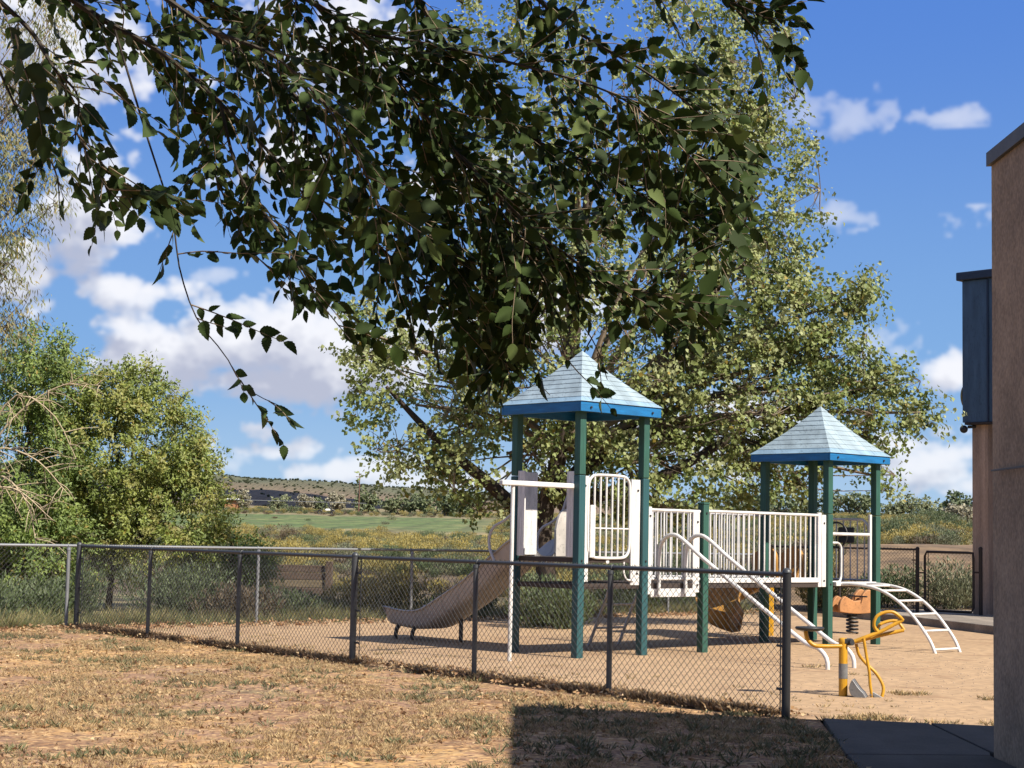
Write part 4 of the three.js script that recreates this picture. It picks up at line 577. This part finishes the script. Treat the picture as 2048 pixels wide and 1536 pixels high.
{
  // single shrubs just behind the back fence
  const kinds = { yellow: [YEL, 'rabbitbrush', 'yellow flowering rabbitbrush'], green: [DGR, 'green_shrub', 'dark green leafy shrub'], sage: [SAGE, 'sagebrush', 'grey green sagebrush'], brown: [BRN, 'dry_shrub', 'dry brown shrub'] }, stem = limb([P3(0, -0.1, 0), P3(0.03, 0.2, 0), P3(0, 0.4, 0.02)], 0.025, 0.012, 6);
  const shrub = (kind, x, d, w, h, where, seed) => { const [cols, nm, say] = kinds[kind], t = thing(nm, say + ' ' + where, 'shrub', V(x, groundHeight(x, d) - 0.02, d)); part(t, 'stem', stem, M.bark); part(t, 'foliage', shrubGeometry(seed, cols, w, h, Math.round(2600 * Math.max(1, w * 0.8)), 0.10, 0.028), LM.soft, 'stuff'); };
  shrub('green', -5.6, 28.8, 1.8, 1.0, 'behind the fence below the olive tree', 501); shrub('brown', -4.6, 28.9, 1.4, 0.7, 'between the leftmost back fence posts', 502); shrub('green', -3.75, 30.0, 1.6, 0.55, 'behind the second back fence post', 503);
  shrub('sage', -3.3, 31.2, 1.2, 0.35, 'below the timber wall behind the back fence', 504); shrub('yellow', -2.7, 30.8, 1.2, 0.9, 'right of the timber wall end', 505); shrub('yellow', -2.0, 31.2, 1.3, 0.95, 'above the slide exit behind the fence', 506); shrub('green', -0.9, 32.4, 1.4, 0.5, 'behind the bend of the long slide', 507);
  shrub('green', 0.72, 28.2, 1.5, 1.0, 'at the foot of the cottonwood trunk under the near tower', 508); shrub('green', 2.2, 34.4, 2.0, 1.3, 'seen under the near tower deck', 509); shrub('green', 3.2, 35.4, 2.0, 1.4, 'behind the bridge railing', 510); shrub('yellow', 4.4, 36.6, 1.8, 1.2, 'behind the turning slide', 511); shrub('green', 5.5, 37.8, 1.8, 1.2, 'behind the left back post of the far tower', 512);
  shrub('yellow', 6.9, 36.5, 1.6, 1.0, 'behind the spring rider and rusty fence', 513); shrub('green', 8.2, 37.0, 1.5, 0.95, 'behind the rusty fence left of the gate', 514); shrub('sage', 9.3, 36.5, 1.5, 1.15, 'filling the view through the gate', 515); shrub('sage', 10.2, 36.8, 1.3, 0.9, 'behind the gate post', 516);
  shrub('green', -7.2, 27.6, 1.5, 0.9, 'at the left edge behind the silver fence', 517); shrub('green', -8.2, 26.6, 1.4, 0.8, 'in the lower left corner of the hedge', 518);
  shrub('green', 15.9, 70, 1.9, 1.2, 'round clump right of the far tower post', 519); shrub('sage', 17.6, 72, 2.6, 0.9, 'on the dirt bank above the gate', 520); shrub('green', 20.2, 80, 3.6, 1.5, 'large mound on the bank near the pillar', 521); shrub('yellow', 14.7, 64, 2.0, 0.6, 'in front of the round clump on the bank', 522);
  shrub('brown', -12.6, 96, 1.9, 1.3, 'clump in front of the green field', 523); shrub('yellow', -5.2, 92, 1.6, 0.9, 'bright clump in the field left of the slide rail', 524);
  // the wide brush field beyond
  const r = rngOf(600), protos = [[YEL, 0.9], [SAGE, 0.7], [BRN, 0.6], [DGR, 0.8]], lists = [[], [], [], []];
  for (let i = 0; i < 60000 && lists.reduce((s, l) => s + l.length, 0) < 7000; i++) {
    const d = 42 + Math.pow(r(), 1.5) * 420, az = (r() * 44 - 22) * Math.PI / 180, x = Math.tan(az) * d, n = fbm3(x / 22, d / 22, 2, 3); if (n + r() * 0.5 < 0.08) continue;
    if (az < 0.06 && d > 138 && d < 335 && x < -2 && r() < 0.99) continue; if (x / d > 0.19 && d < 60) continue; if (x / d < 0 && d < 54 && r() < 0.8) continue;
    const w = r() + fbm3(x / 10, d / 10, 31, 2) * 0.5, k = w < 0.30 ? 0 : w < 0.56 ? 1 : w < 0.80 ? 2 : 3; lists[k].push([x, d, (0.32 + r() * 0.5) * (d < 60 ? 0.8 : 1) + d / 900]);
  }
  lists.forEach((l, k) => {
    const im = new THREE.InstancedMesh(shrubGeometry(700 + k, protos[k][0], 1.5, protos[k][1], 1100, 0.11, 0.035), LM.soft, l.length), m = new THREE.Matrix4(), q = new THREE.Quaternion(), up = P3(0, 1, 0), c = new THREE.Color();
    l.forEach(([x, d, s], i) => { m.compose(V(x, groundHeight(x, d) - 0.04, d), q.setFromAxisAngle(up, r() * 6.28), P3(s, s * (0.8 + 0.4 * r()), s)); im.setMatrixAt(i, m); const j = 0.8 + 0.4 * r(); im.setColorAt(i, c.setRGB(j, j, j)); });
    im.name = ['yellow_brush', 'sage_brush', 'dry_brush', 'green_brush'][k]; tag(im, ['yellow flowering brush spread over the plain', 'grey green sagebrush scattered over the plain', 'dry brown brush scattered over the plain', 'dark green brush scattered over the plain'][k], 'brush', null, 'stuff'); scene.add(im);
  });
  // junipers dotted over the far mesa
  const jr = rngOf(801), jl = []; for (let i = 0; i < 22000 && jl.length < 9000; i++) { const d = 1300 + jr() * 900, az = (jr() * 46 - 23) * Math.PI / 180, x = Math.sin(az) * d, dd = Math.cos(az) * d, f = smooth(d, 1500, 1980); if (jr() > 0.10 + f * 0.9) continue; jl.push([x, dd]); }
  const jg = shrubGeometry(810, [[0.045, 0.06, 0.022], [0.06, 0.075, 0.03]], 2.2, 1.7, 70, 0.9, 0.6), ji = new THREE.InstancedMesh(jg, LM.dry, jl.length), m = new THREE.Matrix4(), q = new THREE.Quaternion(); jl.forEach(([x, d], i) => { const s = 0.5 + jr() * 0.75; m.compose(V(x, groundHeight(x, d) - 0.3, d), q.setFromAxisAngle(P3(0, 1, 0), jr() * 6), P3(s, s, s)); ji.setMatrixAt(i, m); });
  ji.name = 'juniper_scrub'; tag(ji, 'dark juniper scrub dotted over the far mesa', 'scrub', null, 'stuff'); scene.add(ji);
}
// pale stones edging the back of the yard
{
  const r = rngOf(900), g = thing('stone_edging', 'row of pale sandstone rocks along the foot of the back fence', 'rocks'), geos = [], mats = [mat(0.40, 0.25, 0.14, { map: grime, roughness: 0.95 }), mat(0.33, 0.18, 0.09, { map: grime, roughness: 0.95 }), mat(0.48, 0.34, 0.21, { map: grime, roughness: 0.95 })];
  for (let k = 0; k < 5; k++) { const s = new THREE.IcosahedronGeometry(1, 1), p = s.attributes.position, v = P3(); for (let i = 0; i < p.count; i++) { v.fromBufferAttribute(p, i); const n = 1 + 0.45 * perlin.noise(v.x * 1.3 + k * 7, v.y * 1.3, v.z * 1.3); v.multiplyScalar(n); p.setXYZ(i, v.x, v.y * 0.7, v.z); } s.computeVertexNormals(); geos.push(s); }
  for (let i = 0; i < 298; i++) { const t = -3 + 17 * (i + r()) / 298, c = onA(t), o = (r() - 0.65) * 0.7, s = 0.022 + 0.05 * r() * r() + (r() < 0.05 ? 0.03 : 0), st = part(g, 'stone', pick(geos, r), pick(mats, r)); st.position.copy(V(c[0] + B[0] * (-0.12 + o), s * 0.3, c[1] + B[1] * (-0.12 + o))); st.rotation.y = r() * 6; st.scale.set(s * (0.8 + 0.5 * r()), s, s * (0.8 + 0.5 * r())); }
}
// dry lawn: straw tufts, green-grey tufts, fallen leaves; a drift of weeds and leaves along the near fence
{
  const r = rngOf(950), inLawn = (x, d) => { const t = (x - J[0]) * D[0] + (d - J[1]) * D[1], s = (x - J[0]) * -D[1] + (d - J[1]) * D[0]; return [t, s]; };
  const tuftGeo = (seed, n, h, spread, cols) => { const q = rngOf(seed), b = new Batch(), dir = P3(), side = P3(), nrm = P3(); for (let i = 0; i < n; i++) { const a = q() * 6.28, w = Math.sqrt(q()) * spread; dir.set(Math.cos(a) * (0.3 + 0.9 * q()), 0.55 + 0.5 * q(), Math.sin(a) * (0.3 + 0.9 * q())).normalize(); nrm.copy(ball(q)).normalize(); side.crossVectors(dir, nrm).normalize(); nrm.crossVectors(side, dir); const c = pick(cols, q); b.leaf(P3(Math.cos(a) * w, 0, Math.sin(a) * w), dir, side, nrm, h * (0.5 + 0.9 * q()), 0.005 + 0.004 * q(), c, 0.05); } return b.geometry(); };
  const straw = [[0.38, 0.265, 0.125], [0.33, 0.225, 0.105], [0.45, 0.33, 0.17], [0.24, 0.165, 0.08]], greenish = [[0.12, 0.12, 0.05], [0.16, 0.14, 0.06], [0.09, 0.10, 0.04]], weed = [[0.13, 0.07, 0.03], [0.18, 0.10, 0.04], [0.09, 0.055, 0.025], [0.26, 0.16, 0.07]];
  const scatter = (name, label, geo, list) => { const im = new THREE.InstancedMesh(geo, LM.dry, list.length), m = new THREE.Matrix4(), q = new THREE.Quaternion(), c = new THREE.Color(); list.forEach(([x, d, s, y, tilt], i) => { q.setFromEuler(new THREE.Euler((r() - 0.5) * (tilt ?? 0.3), r() * 6.28, (r() - 0.5) * (tilt ?? 0.3))); m.compose(V(x, y ?? 0, d), q, P3(s, s, s)); im.setMatrixAt(i, m); const j = 0.7 + 0.6 * r(); im.setColorAt(i, c.setRGB(j, j, j)); }); im.name = name; tag(im, label, 'grass', null, 'stuff'); scene.add(im); };
  const spot = () => { for (;;) { const d = 9.5 + r() * 17.5, x = -9 + r() * 12.2, [t, s] = inLawn(x, d); if (s > -0.05 || t > fl + 0.2 && x > 2.5) continue; if (Math.abs(x) > d * 0.33 + 0.5) continue; if (x > 2.38 + (d - 11.6) * 0.1 ) continue; return [x, d, t, s]; } };
  const a = [], b = [], lf = []; 
  for (let i = 0; i < 26000; i++) { const [x, d] = spot(), n = fbm3(x / 1.6, d / 1.6, 3, 3) + fbm3(x / 0.4, d / 0.4, 8, 2) * 0.6; if (n < 0.03 + (r() - 0.5) * 0.3) continue; a.push([x, d, 0.5 + 0.7 * r()]); }
  for (let i = 0; i < 3800; i++) { const [x, d] = spot(), n = fbm3(x / 0.9, d / 0.9, 13, 3); if (n < 0.12 + (r() - 0.5) * 0.15) continue; b.push([x, d, 0.6 + 0.9 * r()]); }
  for (let i = 0; i < 2600; i++) { const [x, d] = spot(), n = fbm3(x / 1.6, d / 1.6, 3, 3); b.length; if (x > -0.2 && d < 15.2 && r() < 0.5) b.push([x, d, 0.9 + 0.8 * r()]); lf.push([x, d, 0.5 + 0.8 * r(), 0.01 + 0.012 * r(), 1.2]); }
  scatter('straw_grass', 'dry straw coloured grass stubble on the lawn', tuftGeo(1, 16, 0.035, 0.05, straw), a);
  scatter('sparse_green_grass', 'sparse grey green grass tufts on the dry lawn', tuftGeo(2, 22, 0.05, 0.05, greenish), b);
  const leafB = new Batch(), q = rngOf(5); for (let i = 0; i < 3; i++) leafB.leaf(P3((q() - 0.5) * 0.12, q() * 0.01, (q() - 0.5) * 0.12), P3(q() - 0.5, 0.1, q() - 0.5).normalize(), P3(q() - 0.5, 0.15, q() - 0.5).normalize(), P3(0, 1, 0), 0.034, 0.026, [[0.36, 0.22, 0.10], [0.24, 0.13, 0.06], [0.46, 0.33, 0.18]][i], 0.4);
  scatter('fallen_leaves', 'dry fallen leaves scattered over the lawn', leafB.geometry(), lf);
  const w = [], w2 = []; for (let i = 0; i < 4200; i++) { const t = r() * (fl - 0.2), s = (r() - 0.5 + r() - 0.5) * 0.16, c = onD(t), n = fbm3(t * 1.3, 0, 5, 3); if (n < -0.12 + r() * 0.1) continue; w.push([c[0] - D[1] * s, c[1] + D[0] * s, 0.5 + 1.0 * r() + Math.max(0, n)]); }
  for (let i = 0; i < 1300; i++) { const t = r() * fl, s = 0.05 + (r() - 0.5) * 0.5, c = onD(t); w2.push([c[0] - D[1] * s, c[1] + D[0] * s, 0.6 + 0.9 * r(), 0.012 + 0.03 * r(), 1.6]); }
  for (let i = 0; i < 1500; i++) { const t = -5 + r() * 21, s = -0.1 - r() * r() * 0.9, c = onA(t); w2.push([c[0] + B[0] * s, c[1] + B[1] * s, 0.6 + 1.0 * r(), 0.012 + 0.03 * r(), 1.6]); }
  scatter('weed_strip', 'brown dead weeds along the foot of the near fence', tuftGeo(3, 16, 0.085, 0.05, weed), w); scatter('leaf_drift', 'drift of dry leaves along the foot of the fences', leafB.geometry(), w2);
  const tg = []; for (let i = 0; i < 4200; i++) { const t = -9 + r() * 25, s = 0.12 + r() * r() * 3.2, c = onA(t), x = c[0] + B[0] * s, d = c[1] + B[1] * s, gn = fbm3(x / 0.9, d / 0.9, 41, 3); if (gn < -0.05 + 0.3 * (r() - 0.5)) continue; tg.push([x, d, 0.3 + 0.7 * r() + Math.max(0, gn) * 1.4, groundHeight(x, d) - 0.02]); }
  scatter('tall_grass', 'tall green and straw grass behind the back fence', tuftGeo(6, 34, 0.30, 0.12, [[0.14, 0.16, 0.05], [0.20, 0.19, 0.07], [0.30, 0.24, 0.10], [0.10, 0.12, 0.04]]), tg);
  const pebble = new THREE.IcosahedronGeometry(1, 0); pebble.scale(1, 0.6, 0.8); pebble.setAttribute('color', new THREE.Float32BufferAttribute(new Float32Array(pebble.attributes.position.count * 3).fill(0.36).map((v, i) => v * [1, 0.74, 0.52][i % 3]), 3));
  const pb = []; for (let i = 0; i < 2600; i++) { const t = r() * fl, s = 0.1 + r() * 11, c = onD(t), x = c[0] - D[1] * s, d = c[1] + D[0] * s; if (x > 6.5 || d > 33) continue; pb.push([x, d, 0.004 + 0.012 * r() * r(), 0.006]); } for (let i = 0; i < 700; i++) pb.push([2.6 + r() * 3.4, 14.6 + r() * 9, 0.004 + 0.011 * r() * r(), 0.006]);
  scatter('sand_pebbles', 'small pebbles and clods lying in the sand', pebble, pb);
  // tufts in the sand
  const sd = []; const clump = (x, d, n, R) => { for (let i = 0; i < n; i++) { const u = ball(r); sd.push([x + u.x * R, d + u.z * R * 0.8, 0.6 + 0.9 * r()]); } };
  clump(4.0, 17.2, 22, 0.22); clump(4.75, 16.8, 8, 0.14); clump(3.1, 14.75, 40, 0.3); clump(3.0, 14.6, 30, 0.4); clump(4.2, 14.5, 30, 0.25); clump(3.7, 14.4, 12, 0.3); clump(3.7, 20.6, 6, 0.2); clump(4.0, 19.6, 6, 0.2);
  for (let i = 0; i < 240; i++) { const t = r() * fl, s = 0.1 + r() * r() * 2.2, c = onD(t); sd.push([c[0] - D[1] * s, c[1] + D[0] * s, 0.5 + 0.8 * r()]); }
  scatter('sand_tufts', 'small dry tufts growing in the sand', tuftGeo(4, 18, 0.038, 0.04, [...straw, ...greenish]), sd.map(([x, d, s]) => [x, d, s, 0.004]));
}

// ---------------------------------------------------------------- far things
{
  const far = (name, label, u, base, D_, w, h, cols, seed, group) => {                   // azimuth as tangent u, distance
    const x = u * D_, y = groundHeight(x, D_), r = rngOf(seed), lobes = [], n = 5 + Math.floor(r() * 3); for (let i = 0; i < n; i++) lobes.push([(r() - 0.5) * w * 0.7, h * (0.35 + 0.4 * r()), (r() - 0.5) * w * 0.5, w * (0.2 + 0.12 * r()), h * (0.22 + 0.14 * r()), w * 0.25, 24]);
    return tree(name, label, 'tree', V(x, y - 0.2, D_), { seed, cols, leafMat: LM.soft, len: h * 0.11, wid: h * 0.08, clump: h * 0.07, leaves: 9, twigEvery: 5, twigR: h * 0.008, limbR: h * 0.016, hub: [0, h * 0.25, 0], arch: 0, droop: 0.2, yellow: 0.0, bark: M.barkPale, trunk: [[[[0, -0.5, 0], [w * 0.02, h * 0.2, 0], [0, h * 0.55, 0]], h * 0.035, h * 0.012]], lobes }, group);
  };
  const T = (u) => (u - 1024) / 3400, GREY = [[0.34, 0.31, 0.21], [0.30, 0.28, 0.18], [0.38, 0.34, 0.23]], MID = [[0.15, 0.19, 0.075], [0.19, 0.22, 0.09], [0.125, 0.16, 0.065]], LITE = [[0.25, 0.27, 0.13], [0.20, 0.23, 0.10]];
  const G = 'trees along the far side of the green field';
  far('far_tree', 'bare grey tree just right of the orange hut', T(492), 0, 400, 5.5, 5.2, GREY, 1001, G); far('far_tree', 'pale grey green pair of trees between hut and white box', T(565), 0, 400, 5.5, 4.4, LITE, 1002, G); far('far_tree', 'grey rounded tree left of the white box', T(618), 0, 410, 4.8, 4.2, GREY, 1003, G); far('far_tree', 'small green tree right above the white box', T(645), 0, 410, 3.6, 4.2, MID, 1004, G); far('far_tree', 'wide grey tree left of the utility pole', T(686), 0, 390, 5.6, 5.2, GREY, 1005, G); far('far_tree', 'green tree just right of the utility pole', T(742), 0, 390, 5.5, 5.6, MID, 1006, G); far('far_tree', 'low green trees halfway between pole and slide rail', T(800), 0, 380, 6.5, 4.2, MID, 1007, G); far('far_tree', 'taller green tree right of the low green trees', T(845), 0, 380, 6, 5.6, MID, 1008, G); far('far_tree', 'dark green tree left of the cottonwood limb', T(895), 0, 370, 6.5, 5.6, DGR, 1009, G); far('far_tree', 'dark green tree behind the slide hand rail', T(945), 0, 370, 7, 5.4, DGR, 1010, G); far('far_tree', 'small green tree left of the orange hut', T(458), 0, 420, 4, 3.6, MID, 1011, G); far('far_tree', 'dark low bush under the irrigation pipe', T(595), 0, 372, 5, 2.0, DGR, 1012, G);
  const G2 = 'trees on the skyline at the right';
  far('skyline_tree', 'green tree on the skyline behind the far tower wheel', T(1700), 0, 300, 9, 5.2, MID, 1021, G2); far('skyline_tree', 'pale tree on the skyline right of the far tower', T(1795), 0, 300, 5.5, 3.4, LITE, 1022, G2); far('skyline_tree', 'largest spreading cottonwood on the right skyline', T(1843), 0, 300, 8, 4.4, LITE, 1023, G2); far('skyline_tree', 'low green tree between skyline cottonwoods', T(1885), 0, 300, 8, 2.6, MID, 1024, G2); far('skyline_tree', 'dark green tree beside the pink pillar', T(1935), 0, 200, 5, 3.8, DGR, 1025, G2); far('skyline_tree', 'grey bare thicket tree beside the pink pillar', T(1930), 0, 110, 2.4, 2.2, GREY, 1026, G2); far('skyline_tree', 'low green tree behind the bridge railing', T(1480), 0, 280, 11, 5, MID, 1027, G2); far('skyline_tree', 'low green tree left of the far tower', T(1560), 0, 280, 10, 5, MID, 1028, G2); far('skyline_tree', 'broad low tree seen between the far tower posts', T(1610), 0, 280, 10, 5, DGR, 1029, G2);
  // hut
  { const x = -65.2, d = 400, g = thing('far_hut', 'small orange brown hut with white roof across the field', 'hut', V(x, groundHeight(x, d), d)); part(g, 'wall', box(3.4, 2.6, 3, 0, 1.2, 0, 0.02), mat(0.42, 0.20, 0.09, { map: grime })); part(g, 'roof', box(5.6, 0.35, 4.4, -0.8, 2.7, 0, 0.05), mat(0.62, 0.62, 0.6, {})); part(g, 'canopy_post', tube([P3(-3.2, -0.2, 1.4), P3(-3.2, 2.6, 1.4)], 0.1), M.barkPale); }
  { const x = -40.5, d = 380, y = groundHeight(x, d), g = thing('white_tank', 'small white tank on legs beside the far trees', 'tank', V(x, y, d)); part(g, 'body', new THREE.CapsuleGeometry(0.55, 0.9, 6, 14).rotateZ(Math.PI / 2).translate(0, 1.2, 0), mat(0.7, 0.7, 0.68)); part(g, 'legs', [box(0.15, 1, 0.8, -0.5, 0.45, 0), box(0.15, 1, 0.8, 0.5, 0.45, 0)], M.darkSteel); g.scale.setScalar(0.62); }
  { const x = -33.6, d = 380, y = groundHeight(x, d), g = thing('utility_pole', 'tall brown wooden utility pole standing beyond the green field', 'utility pole', V(x, y, d)); part(g, 'pole', tube([P3(0, -1, 0), P3(0.05, 8.8, 0)], 0.17, { r2: 0.1, seg: 4 }), mat(0.13, 0.065, 0.045)); part(g, 'cross_arm', box(1.6, 0.14, 0.14, 0, 8.2, 0.1), mat(0.13, 0.07, 0.05)); for (const a of [-0.7, 0, 0.7]) part(g, 'insulator', lathe([[0.05, 0], [0.08, 0.08], [0.03, 0.2]], 8).translate(a, 8.27, 0.1), M.greyWhite); }
  { const d = 345, y = groundHeight(-45, d), g = thing('irrigation_pivot', 'long wheeled irrigation pipe spanning the green field', 'irrigation pivot', V(-60, y, d)); part(g, 'pipe', tube([P3(-10, 2.6, 0), P3(10, 2.55, 0), P3(25, 2.45, 0), P3(31, 2.4, 0)], 0.06, { curve: true }), M.galv); part(g, 'truss', [tube([P3(-10, 2.6, 0), P3(6, 1.8, 0), P3(23, 2.4, 0)], 0.03, { curve: true })], M.fence); for (const a of [-8, 23]) { const t = part(g, 'wheel_tower', [tube([P3(a, 2.5, 0), P3(a - 1.3, 0.4, 0)], 0.08), tube([P3(a, 2.5, 0), P3(a + 1.3, 0.4, 0)], 0.08), tube([P3(a - 1.3, 0.4, 0), P3(a + 1.3, 0.4, 0)], 0.06)], M.darkSteel); for (const s of [-1.3, 1.3]) part(t, 'wheel', new THREE.TorusGeometry(0.42, 0.14, 8, 18).translate(a + s, 0.42, 0), M.black); } }
  // timber bank wall seen through the fence
  { const g = thing('timber_wall', 'low weathered timber retaining wall beyond the back fence', 'wall', V(-5.3, groundHeight(-5.3, 41), 41), -0.06), tm = mat(0.15, 0.10, 0.07, { map: woodGrain, roughness: 0.95 }), tm2 = mat(0.26, 0.20, 0.12, { map: woodGrain, roughness: 0.95 }); for (let k = 0; k < 4; k++) part(g, 'timber', box(1.9, 0.17, 0.2, -0.05 * (k % 2), 0.08 + k * 0.178, -0.02 * k, 0.015), k === 1 ? tm2 : tm); part(g, 'end_post', box(0.16, 0.85, 0.18, 1.03, 0.38, 0.06, 0.015), tm); }
  // the cloud whose shadow lies on the foot of the mesa
  { const r = rngOf(1200), list = []; for (let i = 0; i < 34; i++) { const s = 45 + r() * 55, e = new THREE.IcosahedronGeometry(s, 3), p = e.attributes.position, v = P3(); for (let q = 0; q < p.count; q++) { v.fromBufferAttribute(p, q); const n = 1 + 0.25 * perlin.noise(v.x / 30, v.y / 30, v.z / 30); p.setXYZ(q, v.x * n, Math.max(-s * 0.25, v.y * n * 0.6), v.z * n); } e.computeVertexNormals(); e.translate((i / 33 - 0.5) * 760, r() * 40, (r() - 0.5) * 150); list.push(e); } const c = part(scene, 'cloud', list, mat(0.9, 0.9, 0.92, { roughness: 1 })); c.position.set(330, 900, -890); c.rotation.y = -0.38; tag(c, 'cloud above the plain that shades the foot of the mesa', 'cloud'); }
}
scene.traverse((o) => { if (o.isMesh) { o.castShadow = true; o.receiveShadow = true; } });

renderer.render(scene, camera);
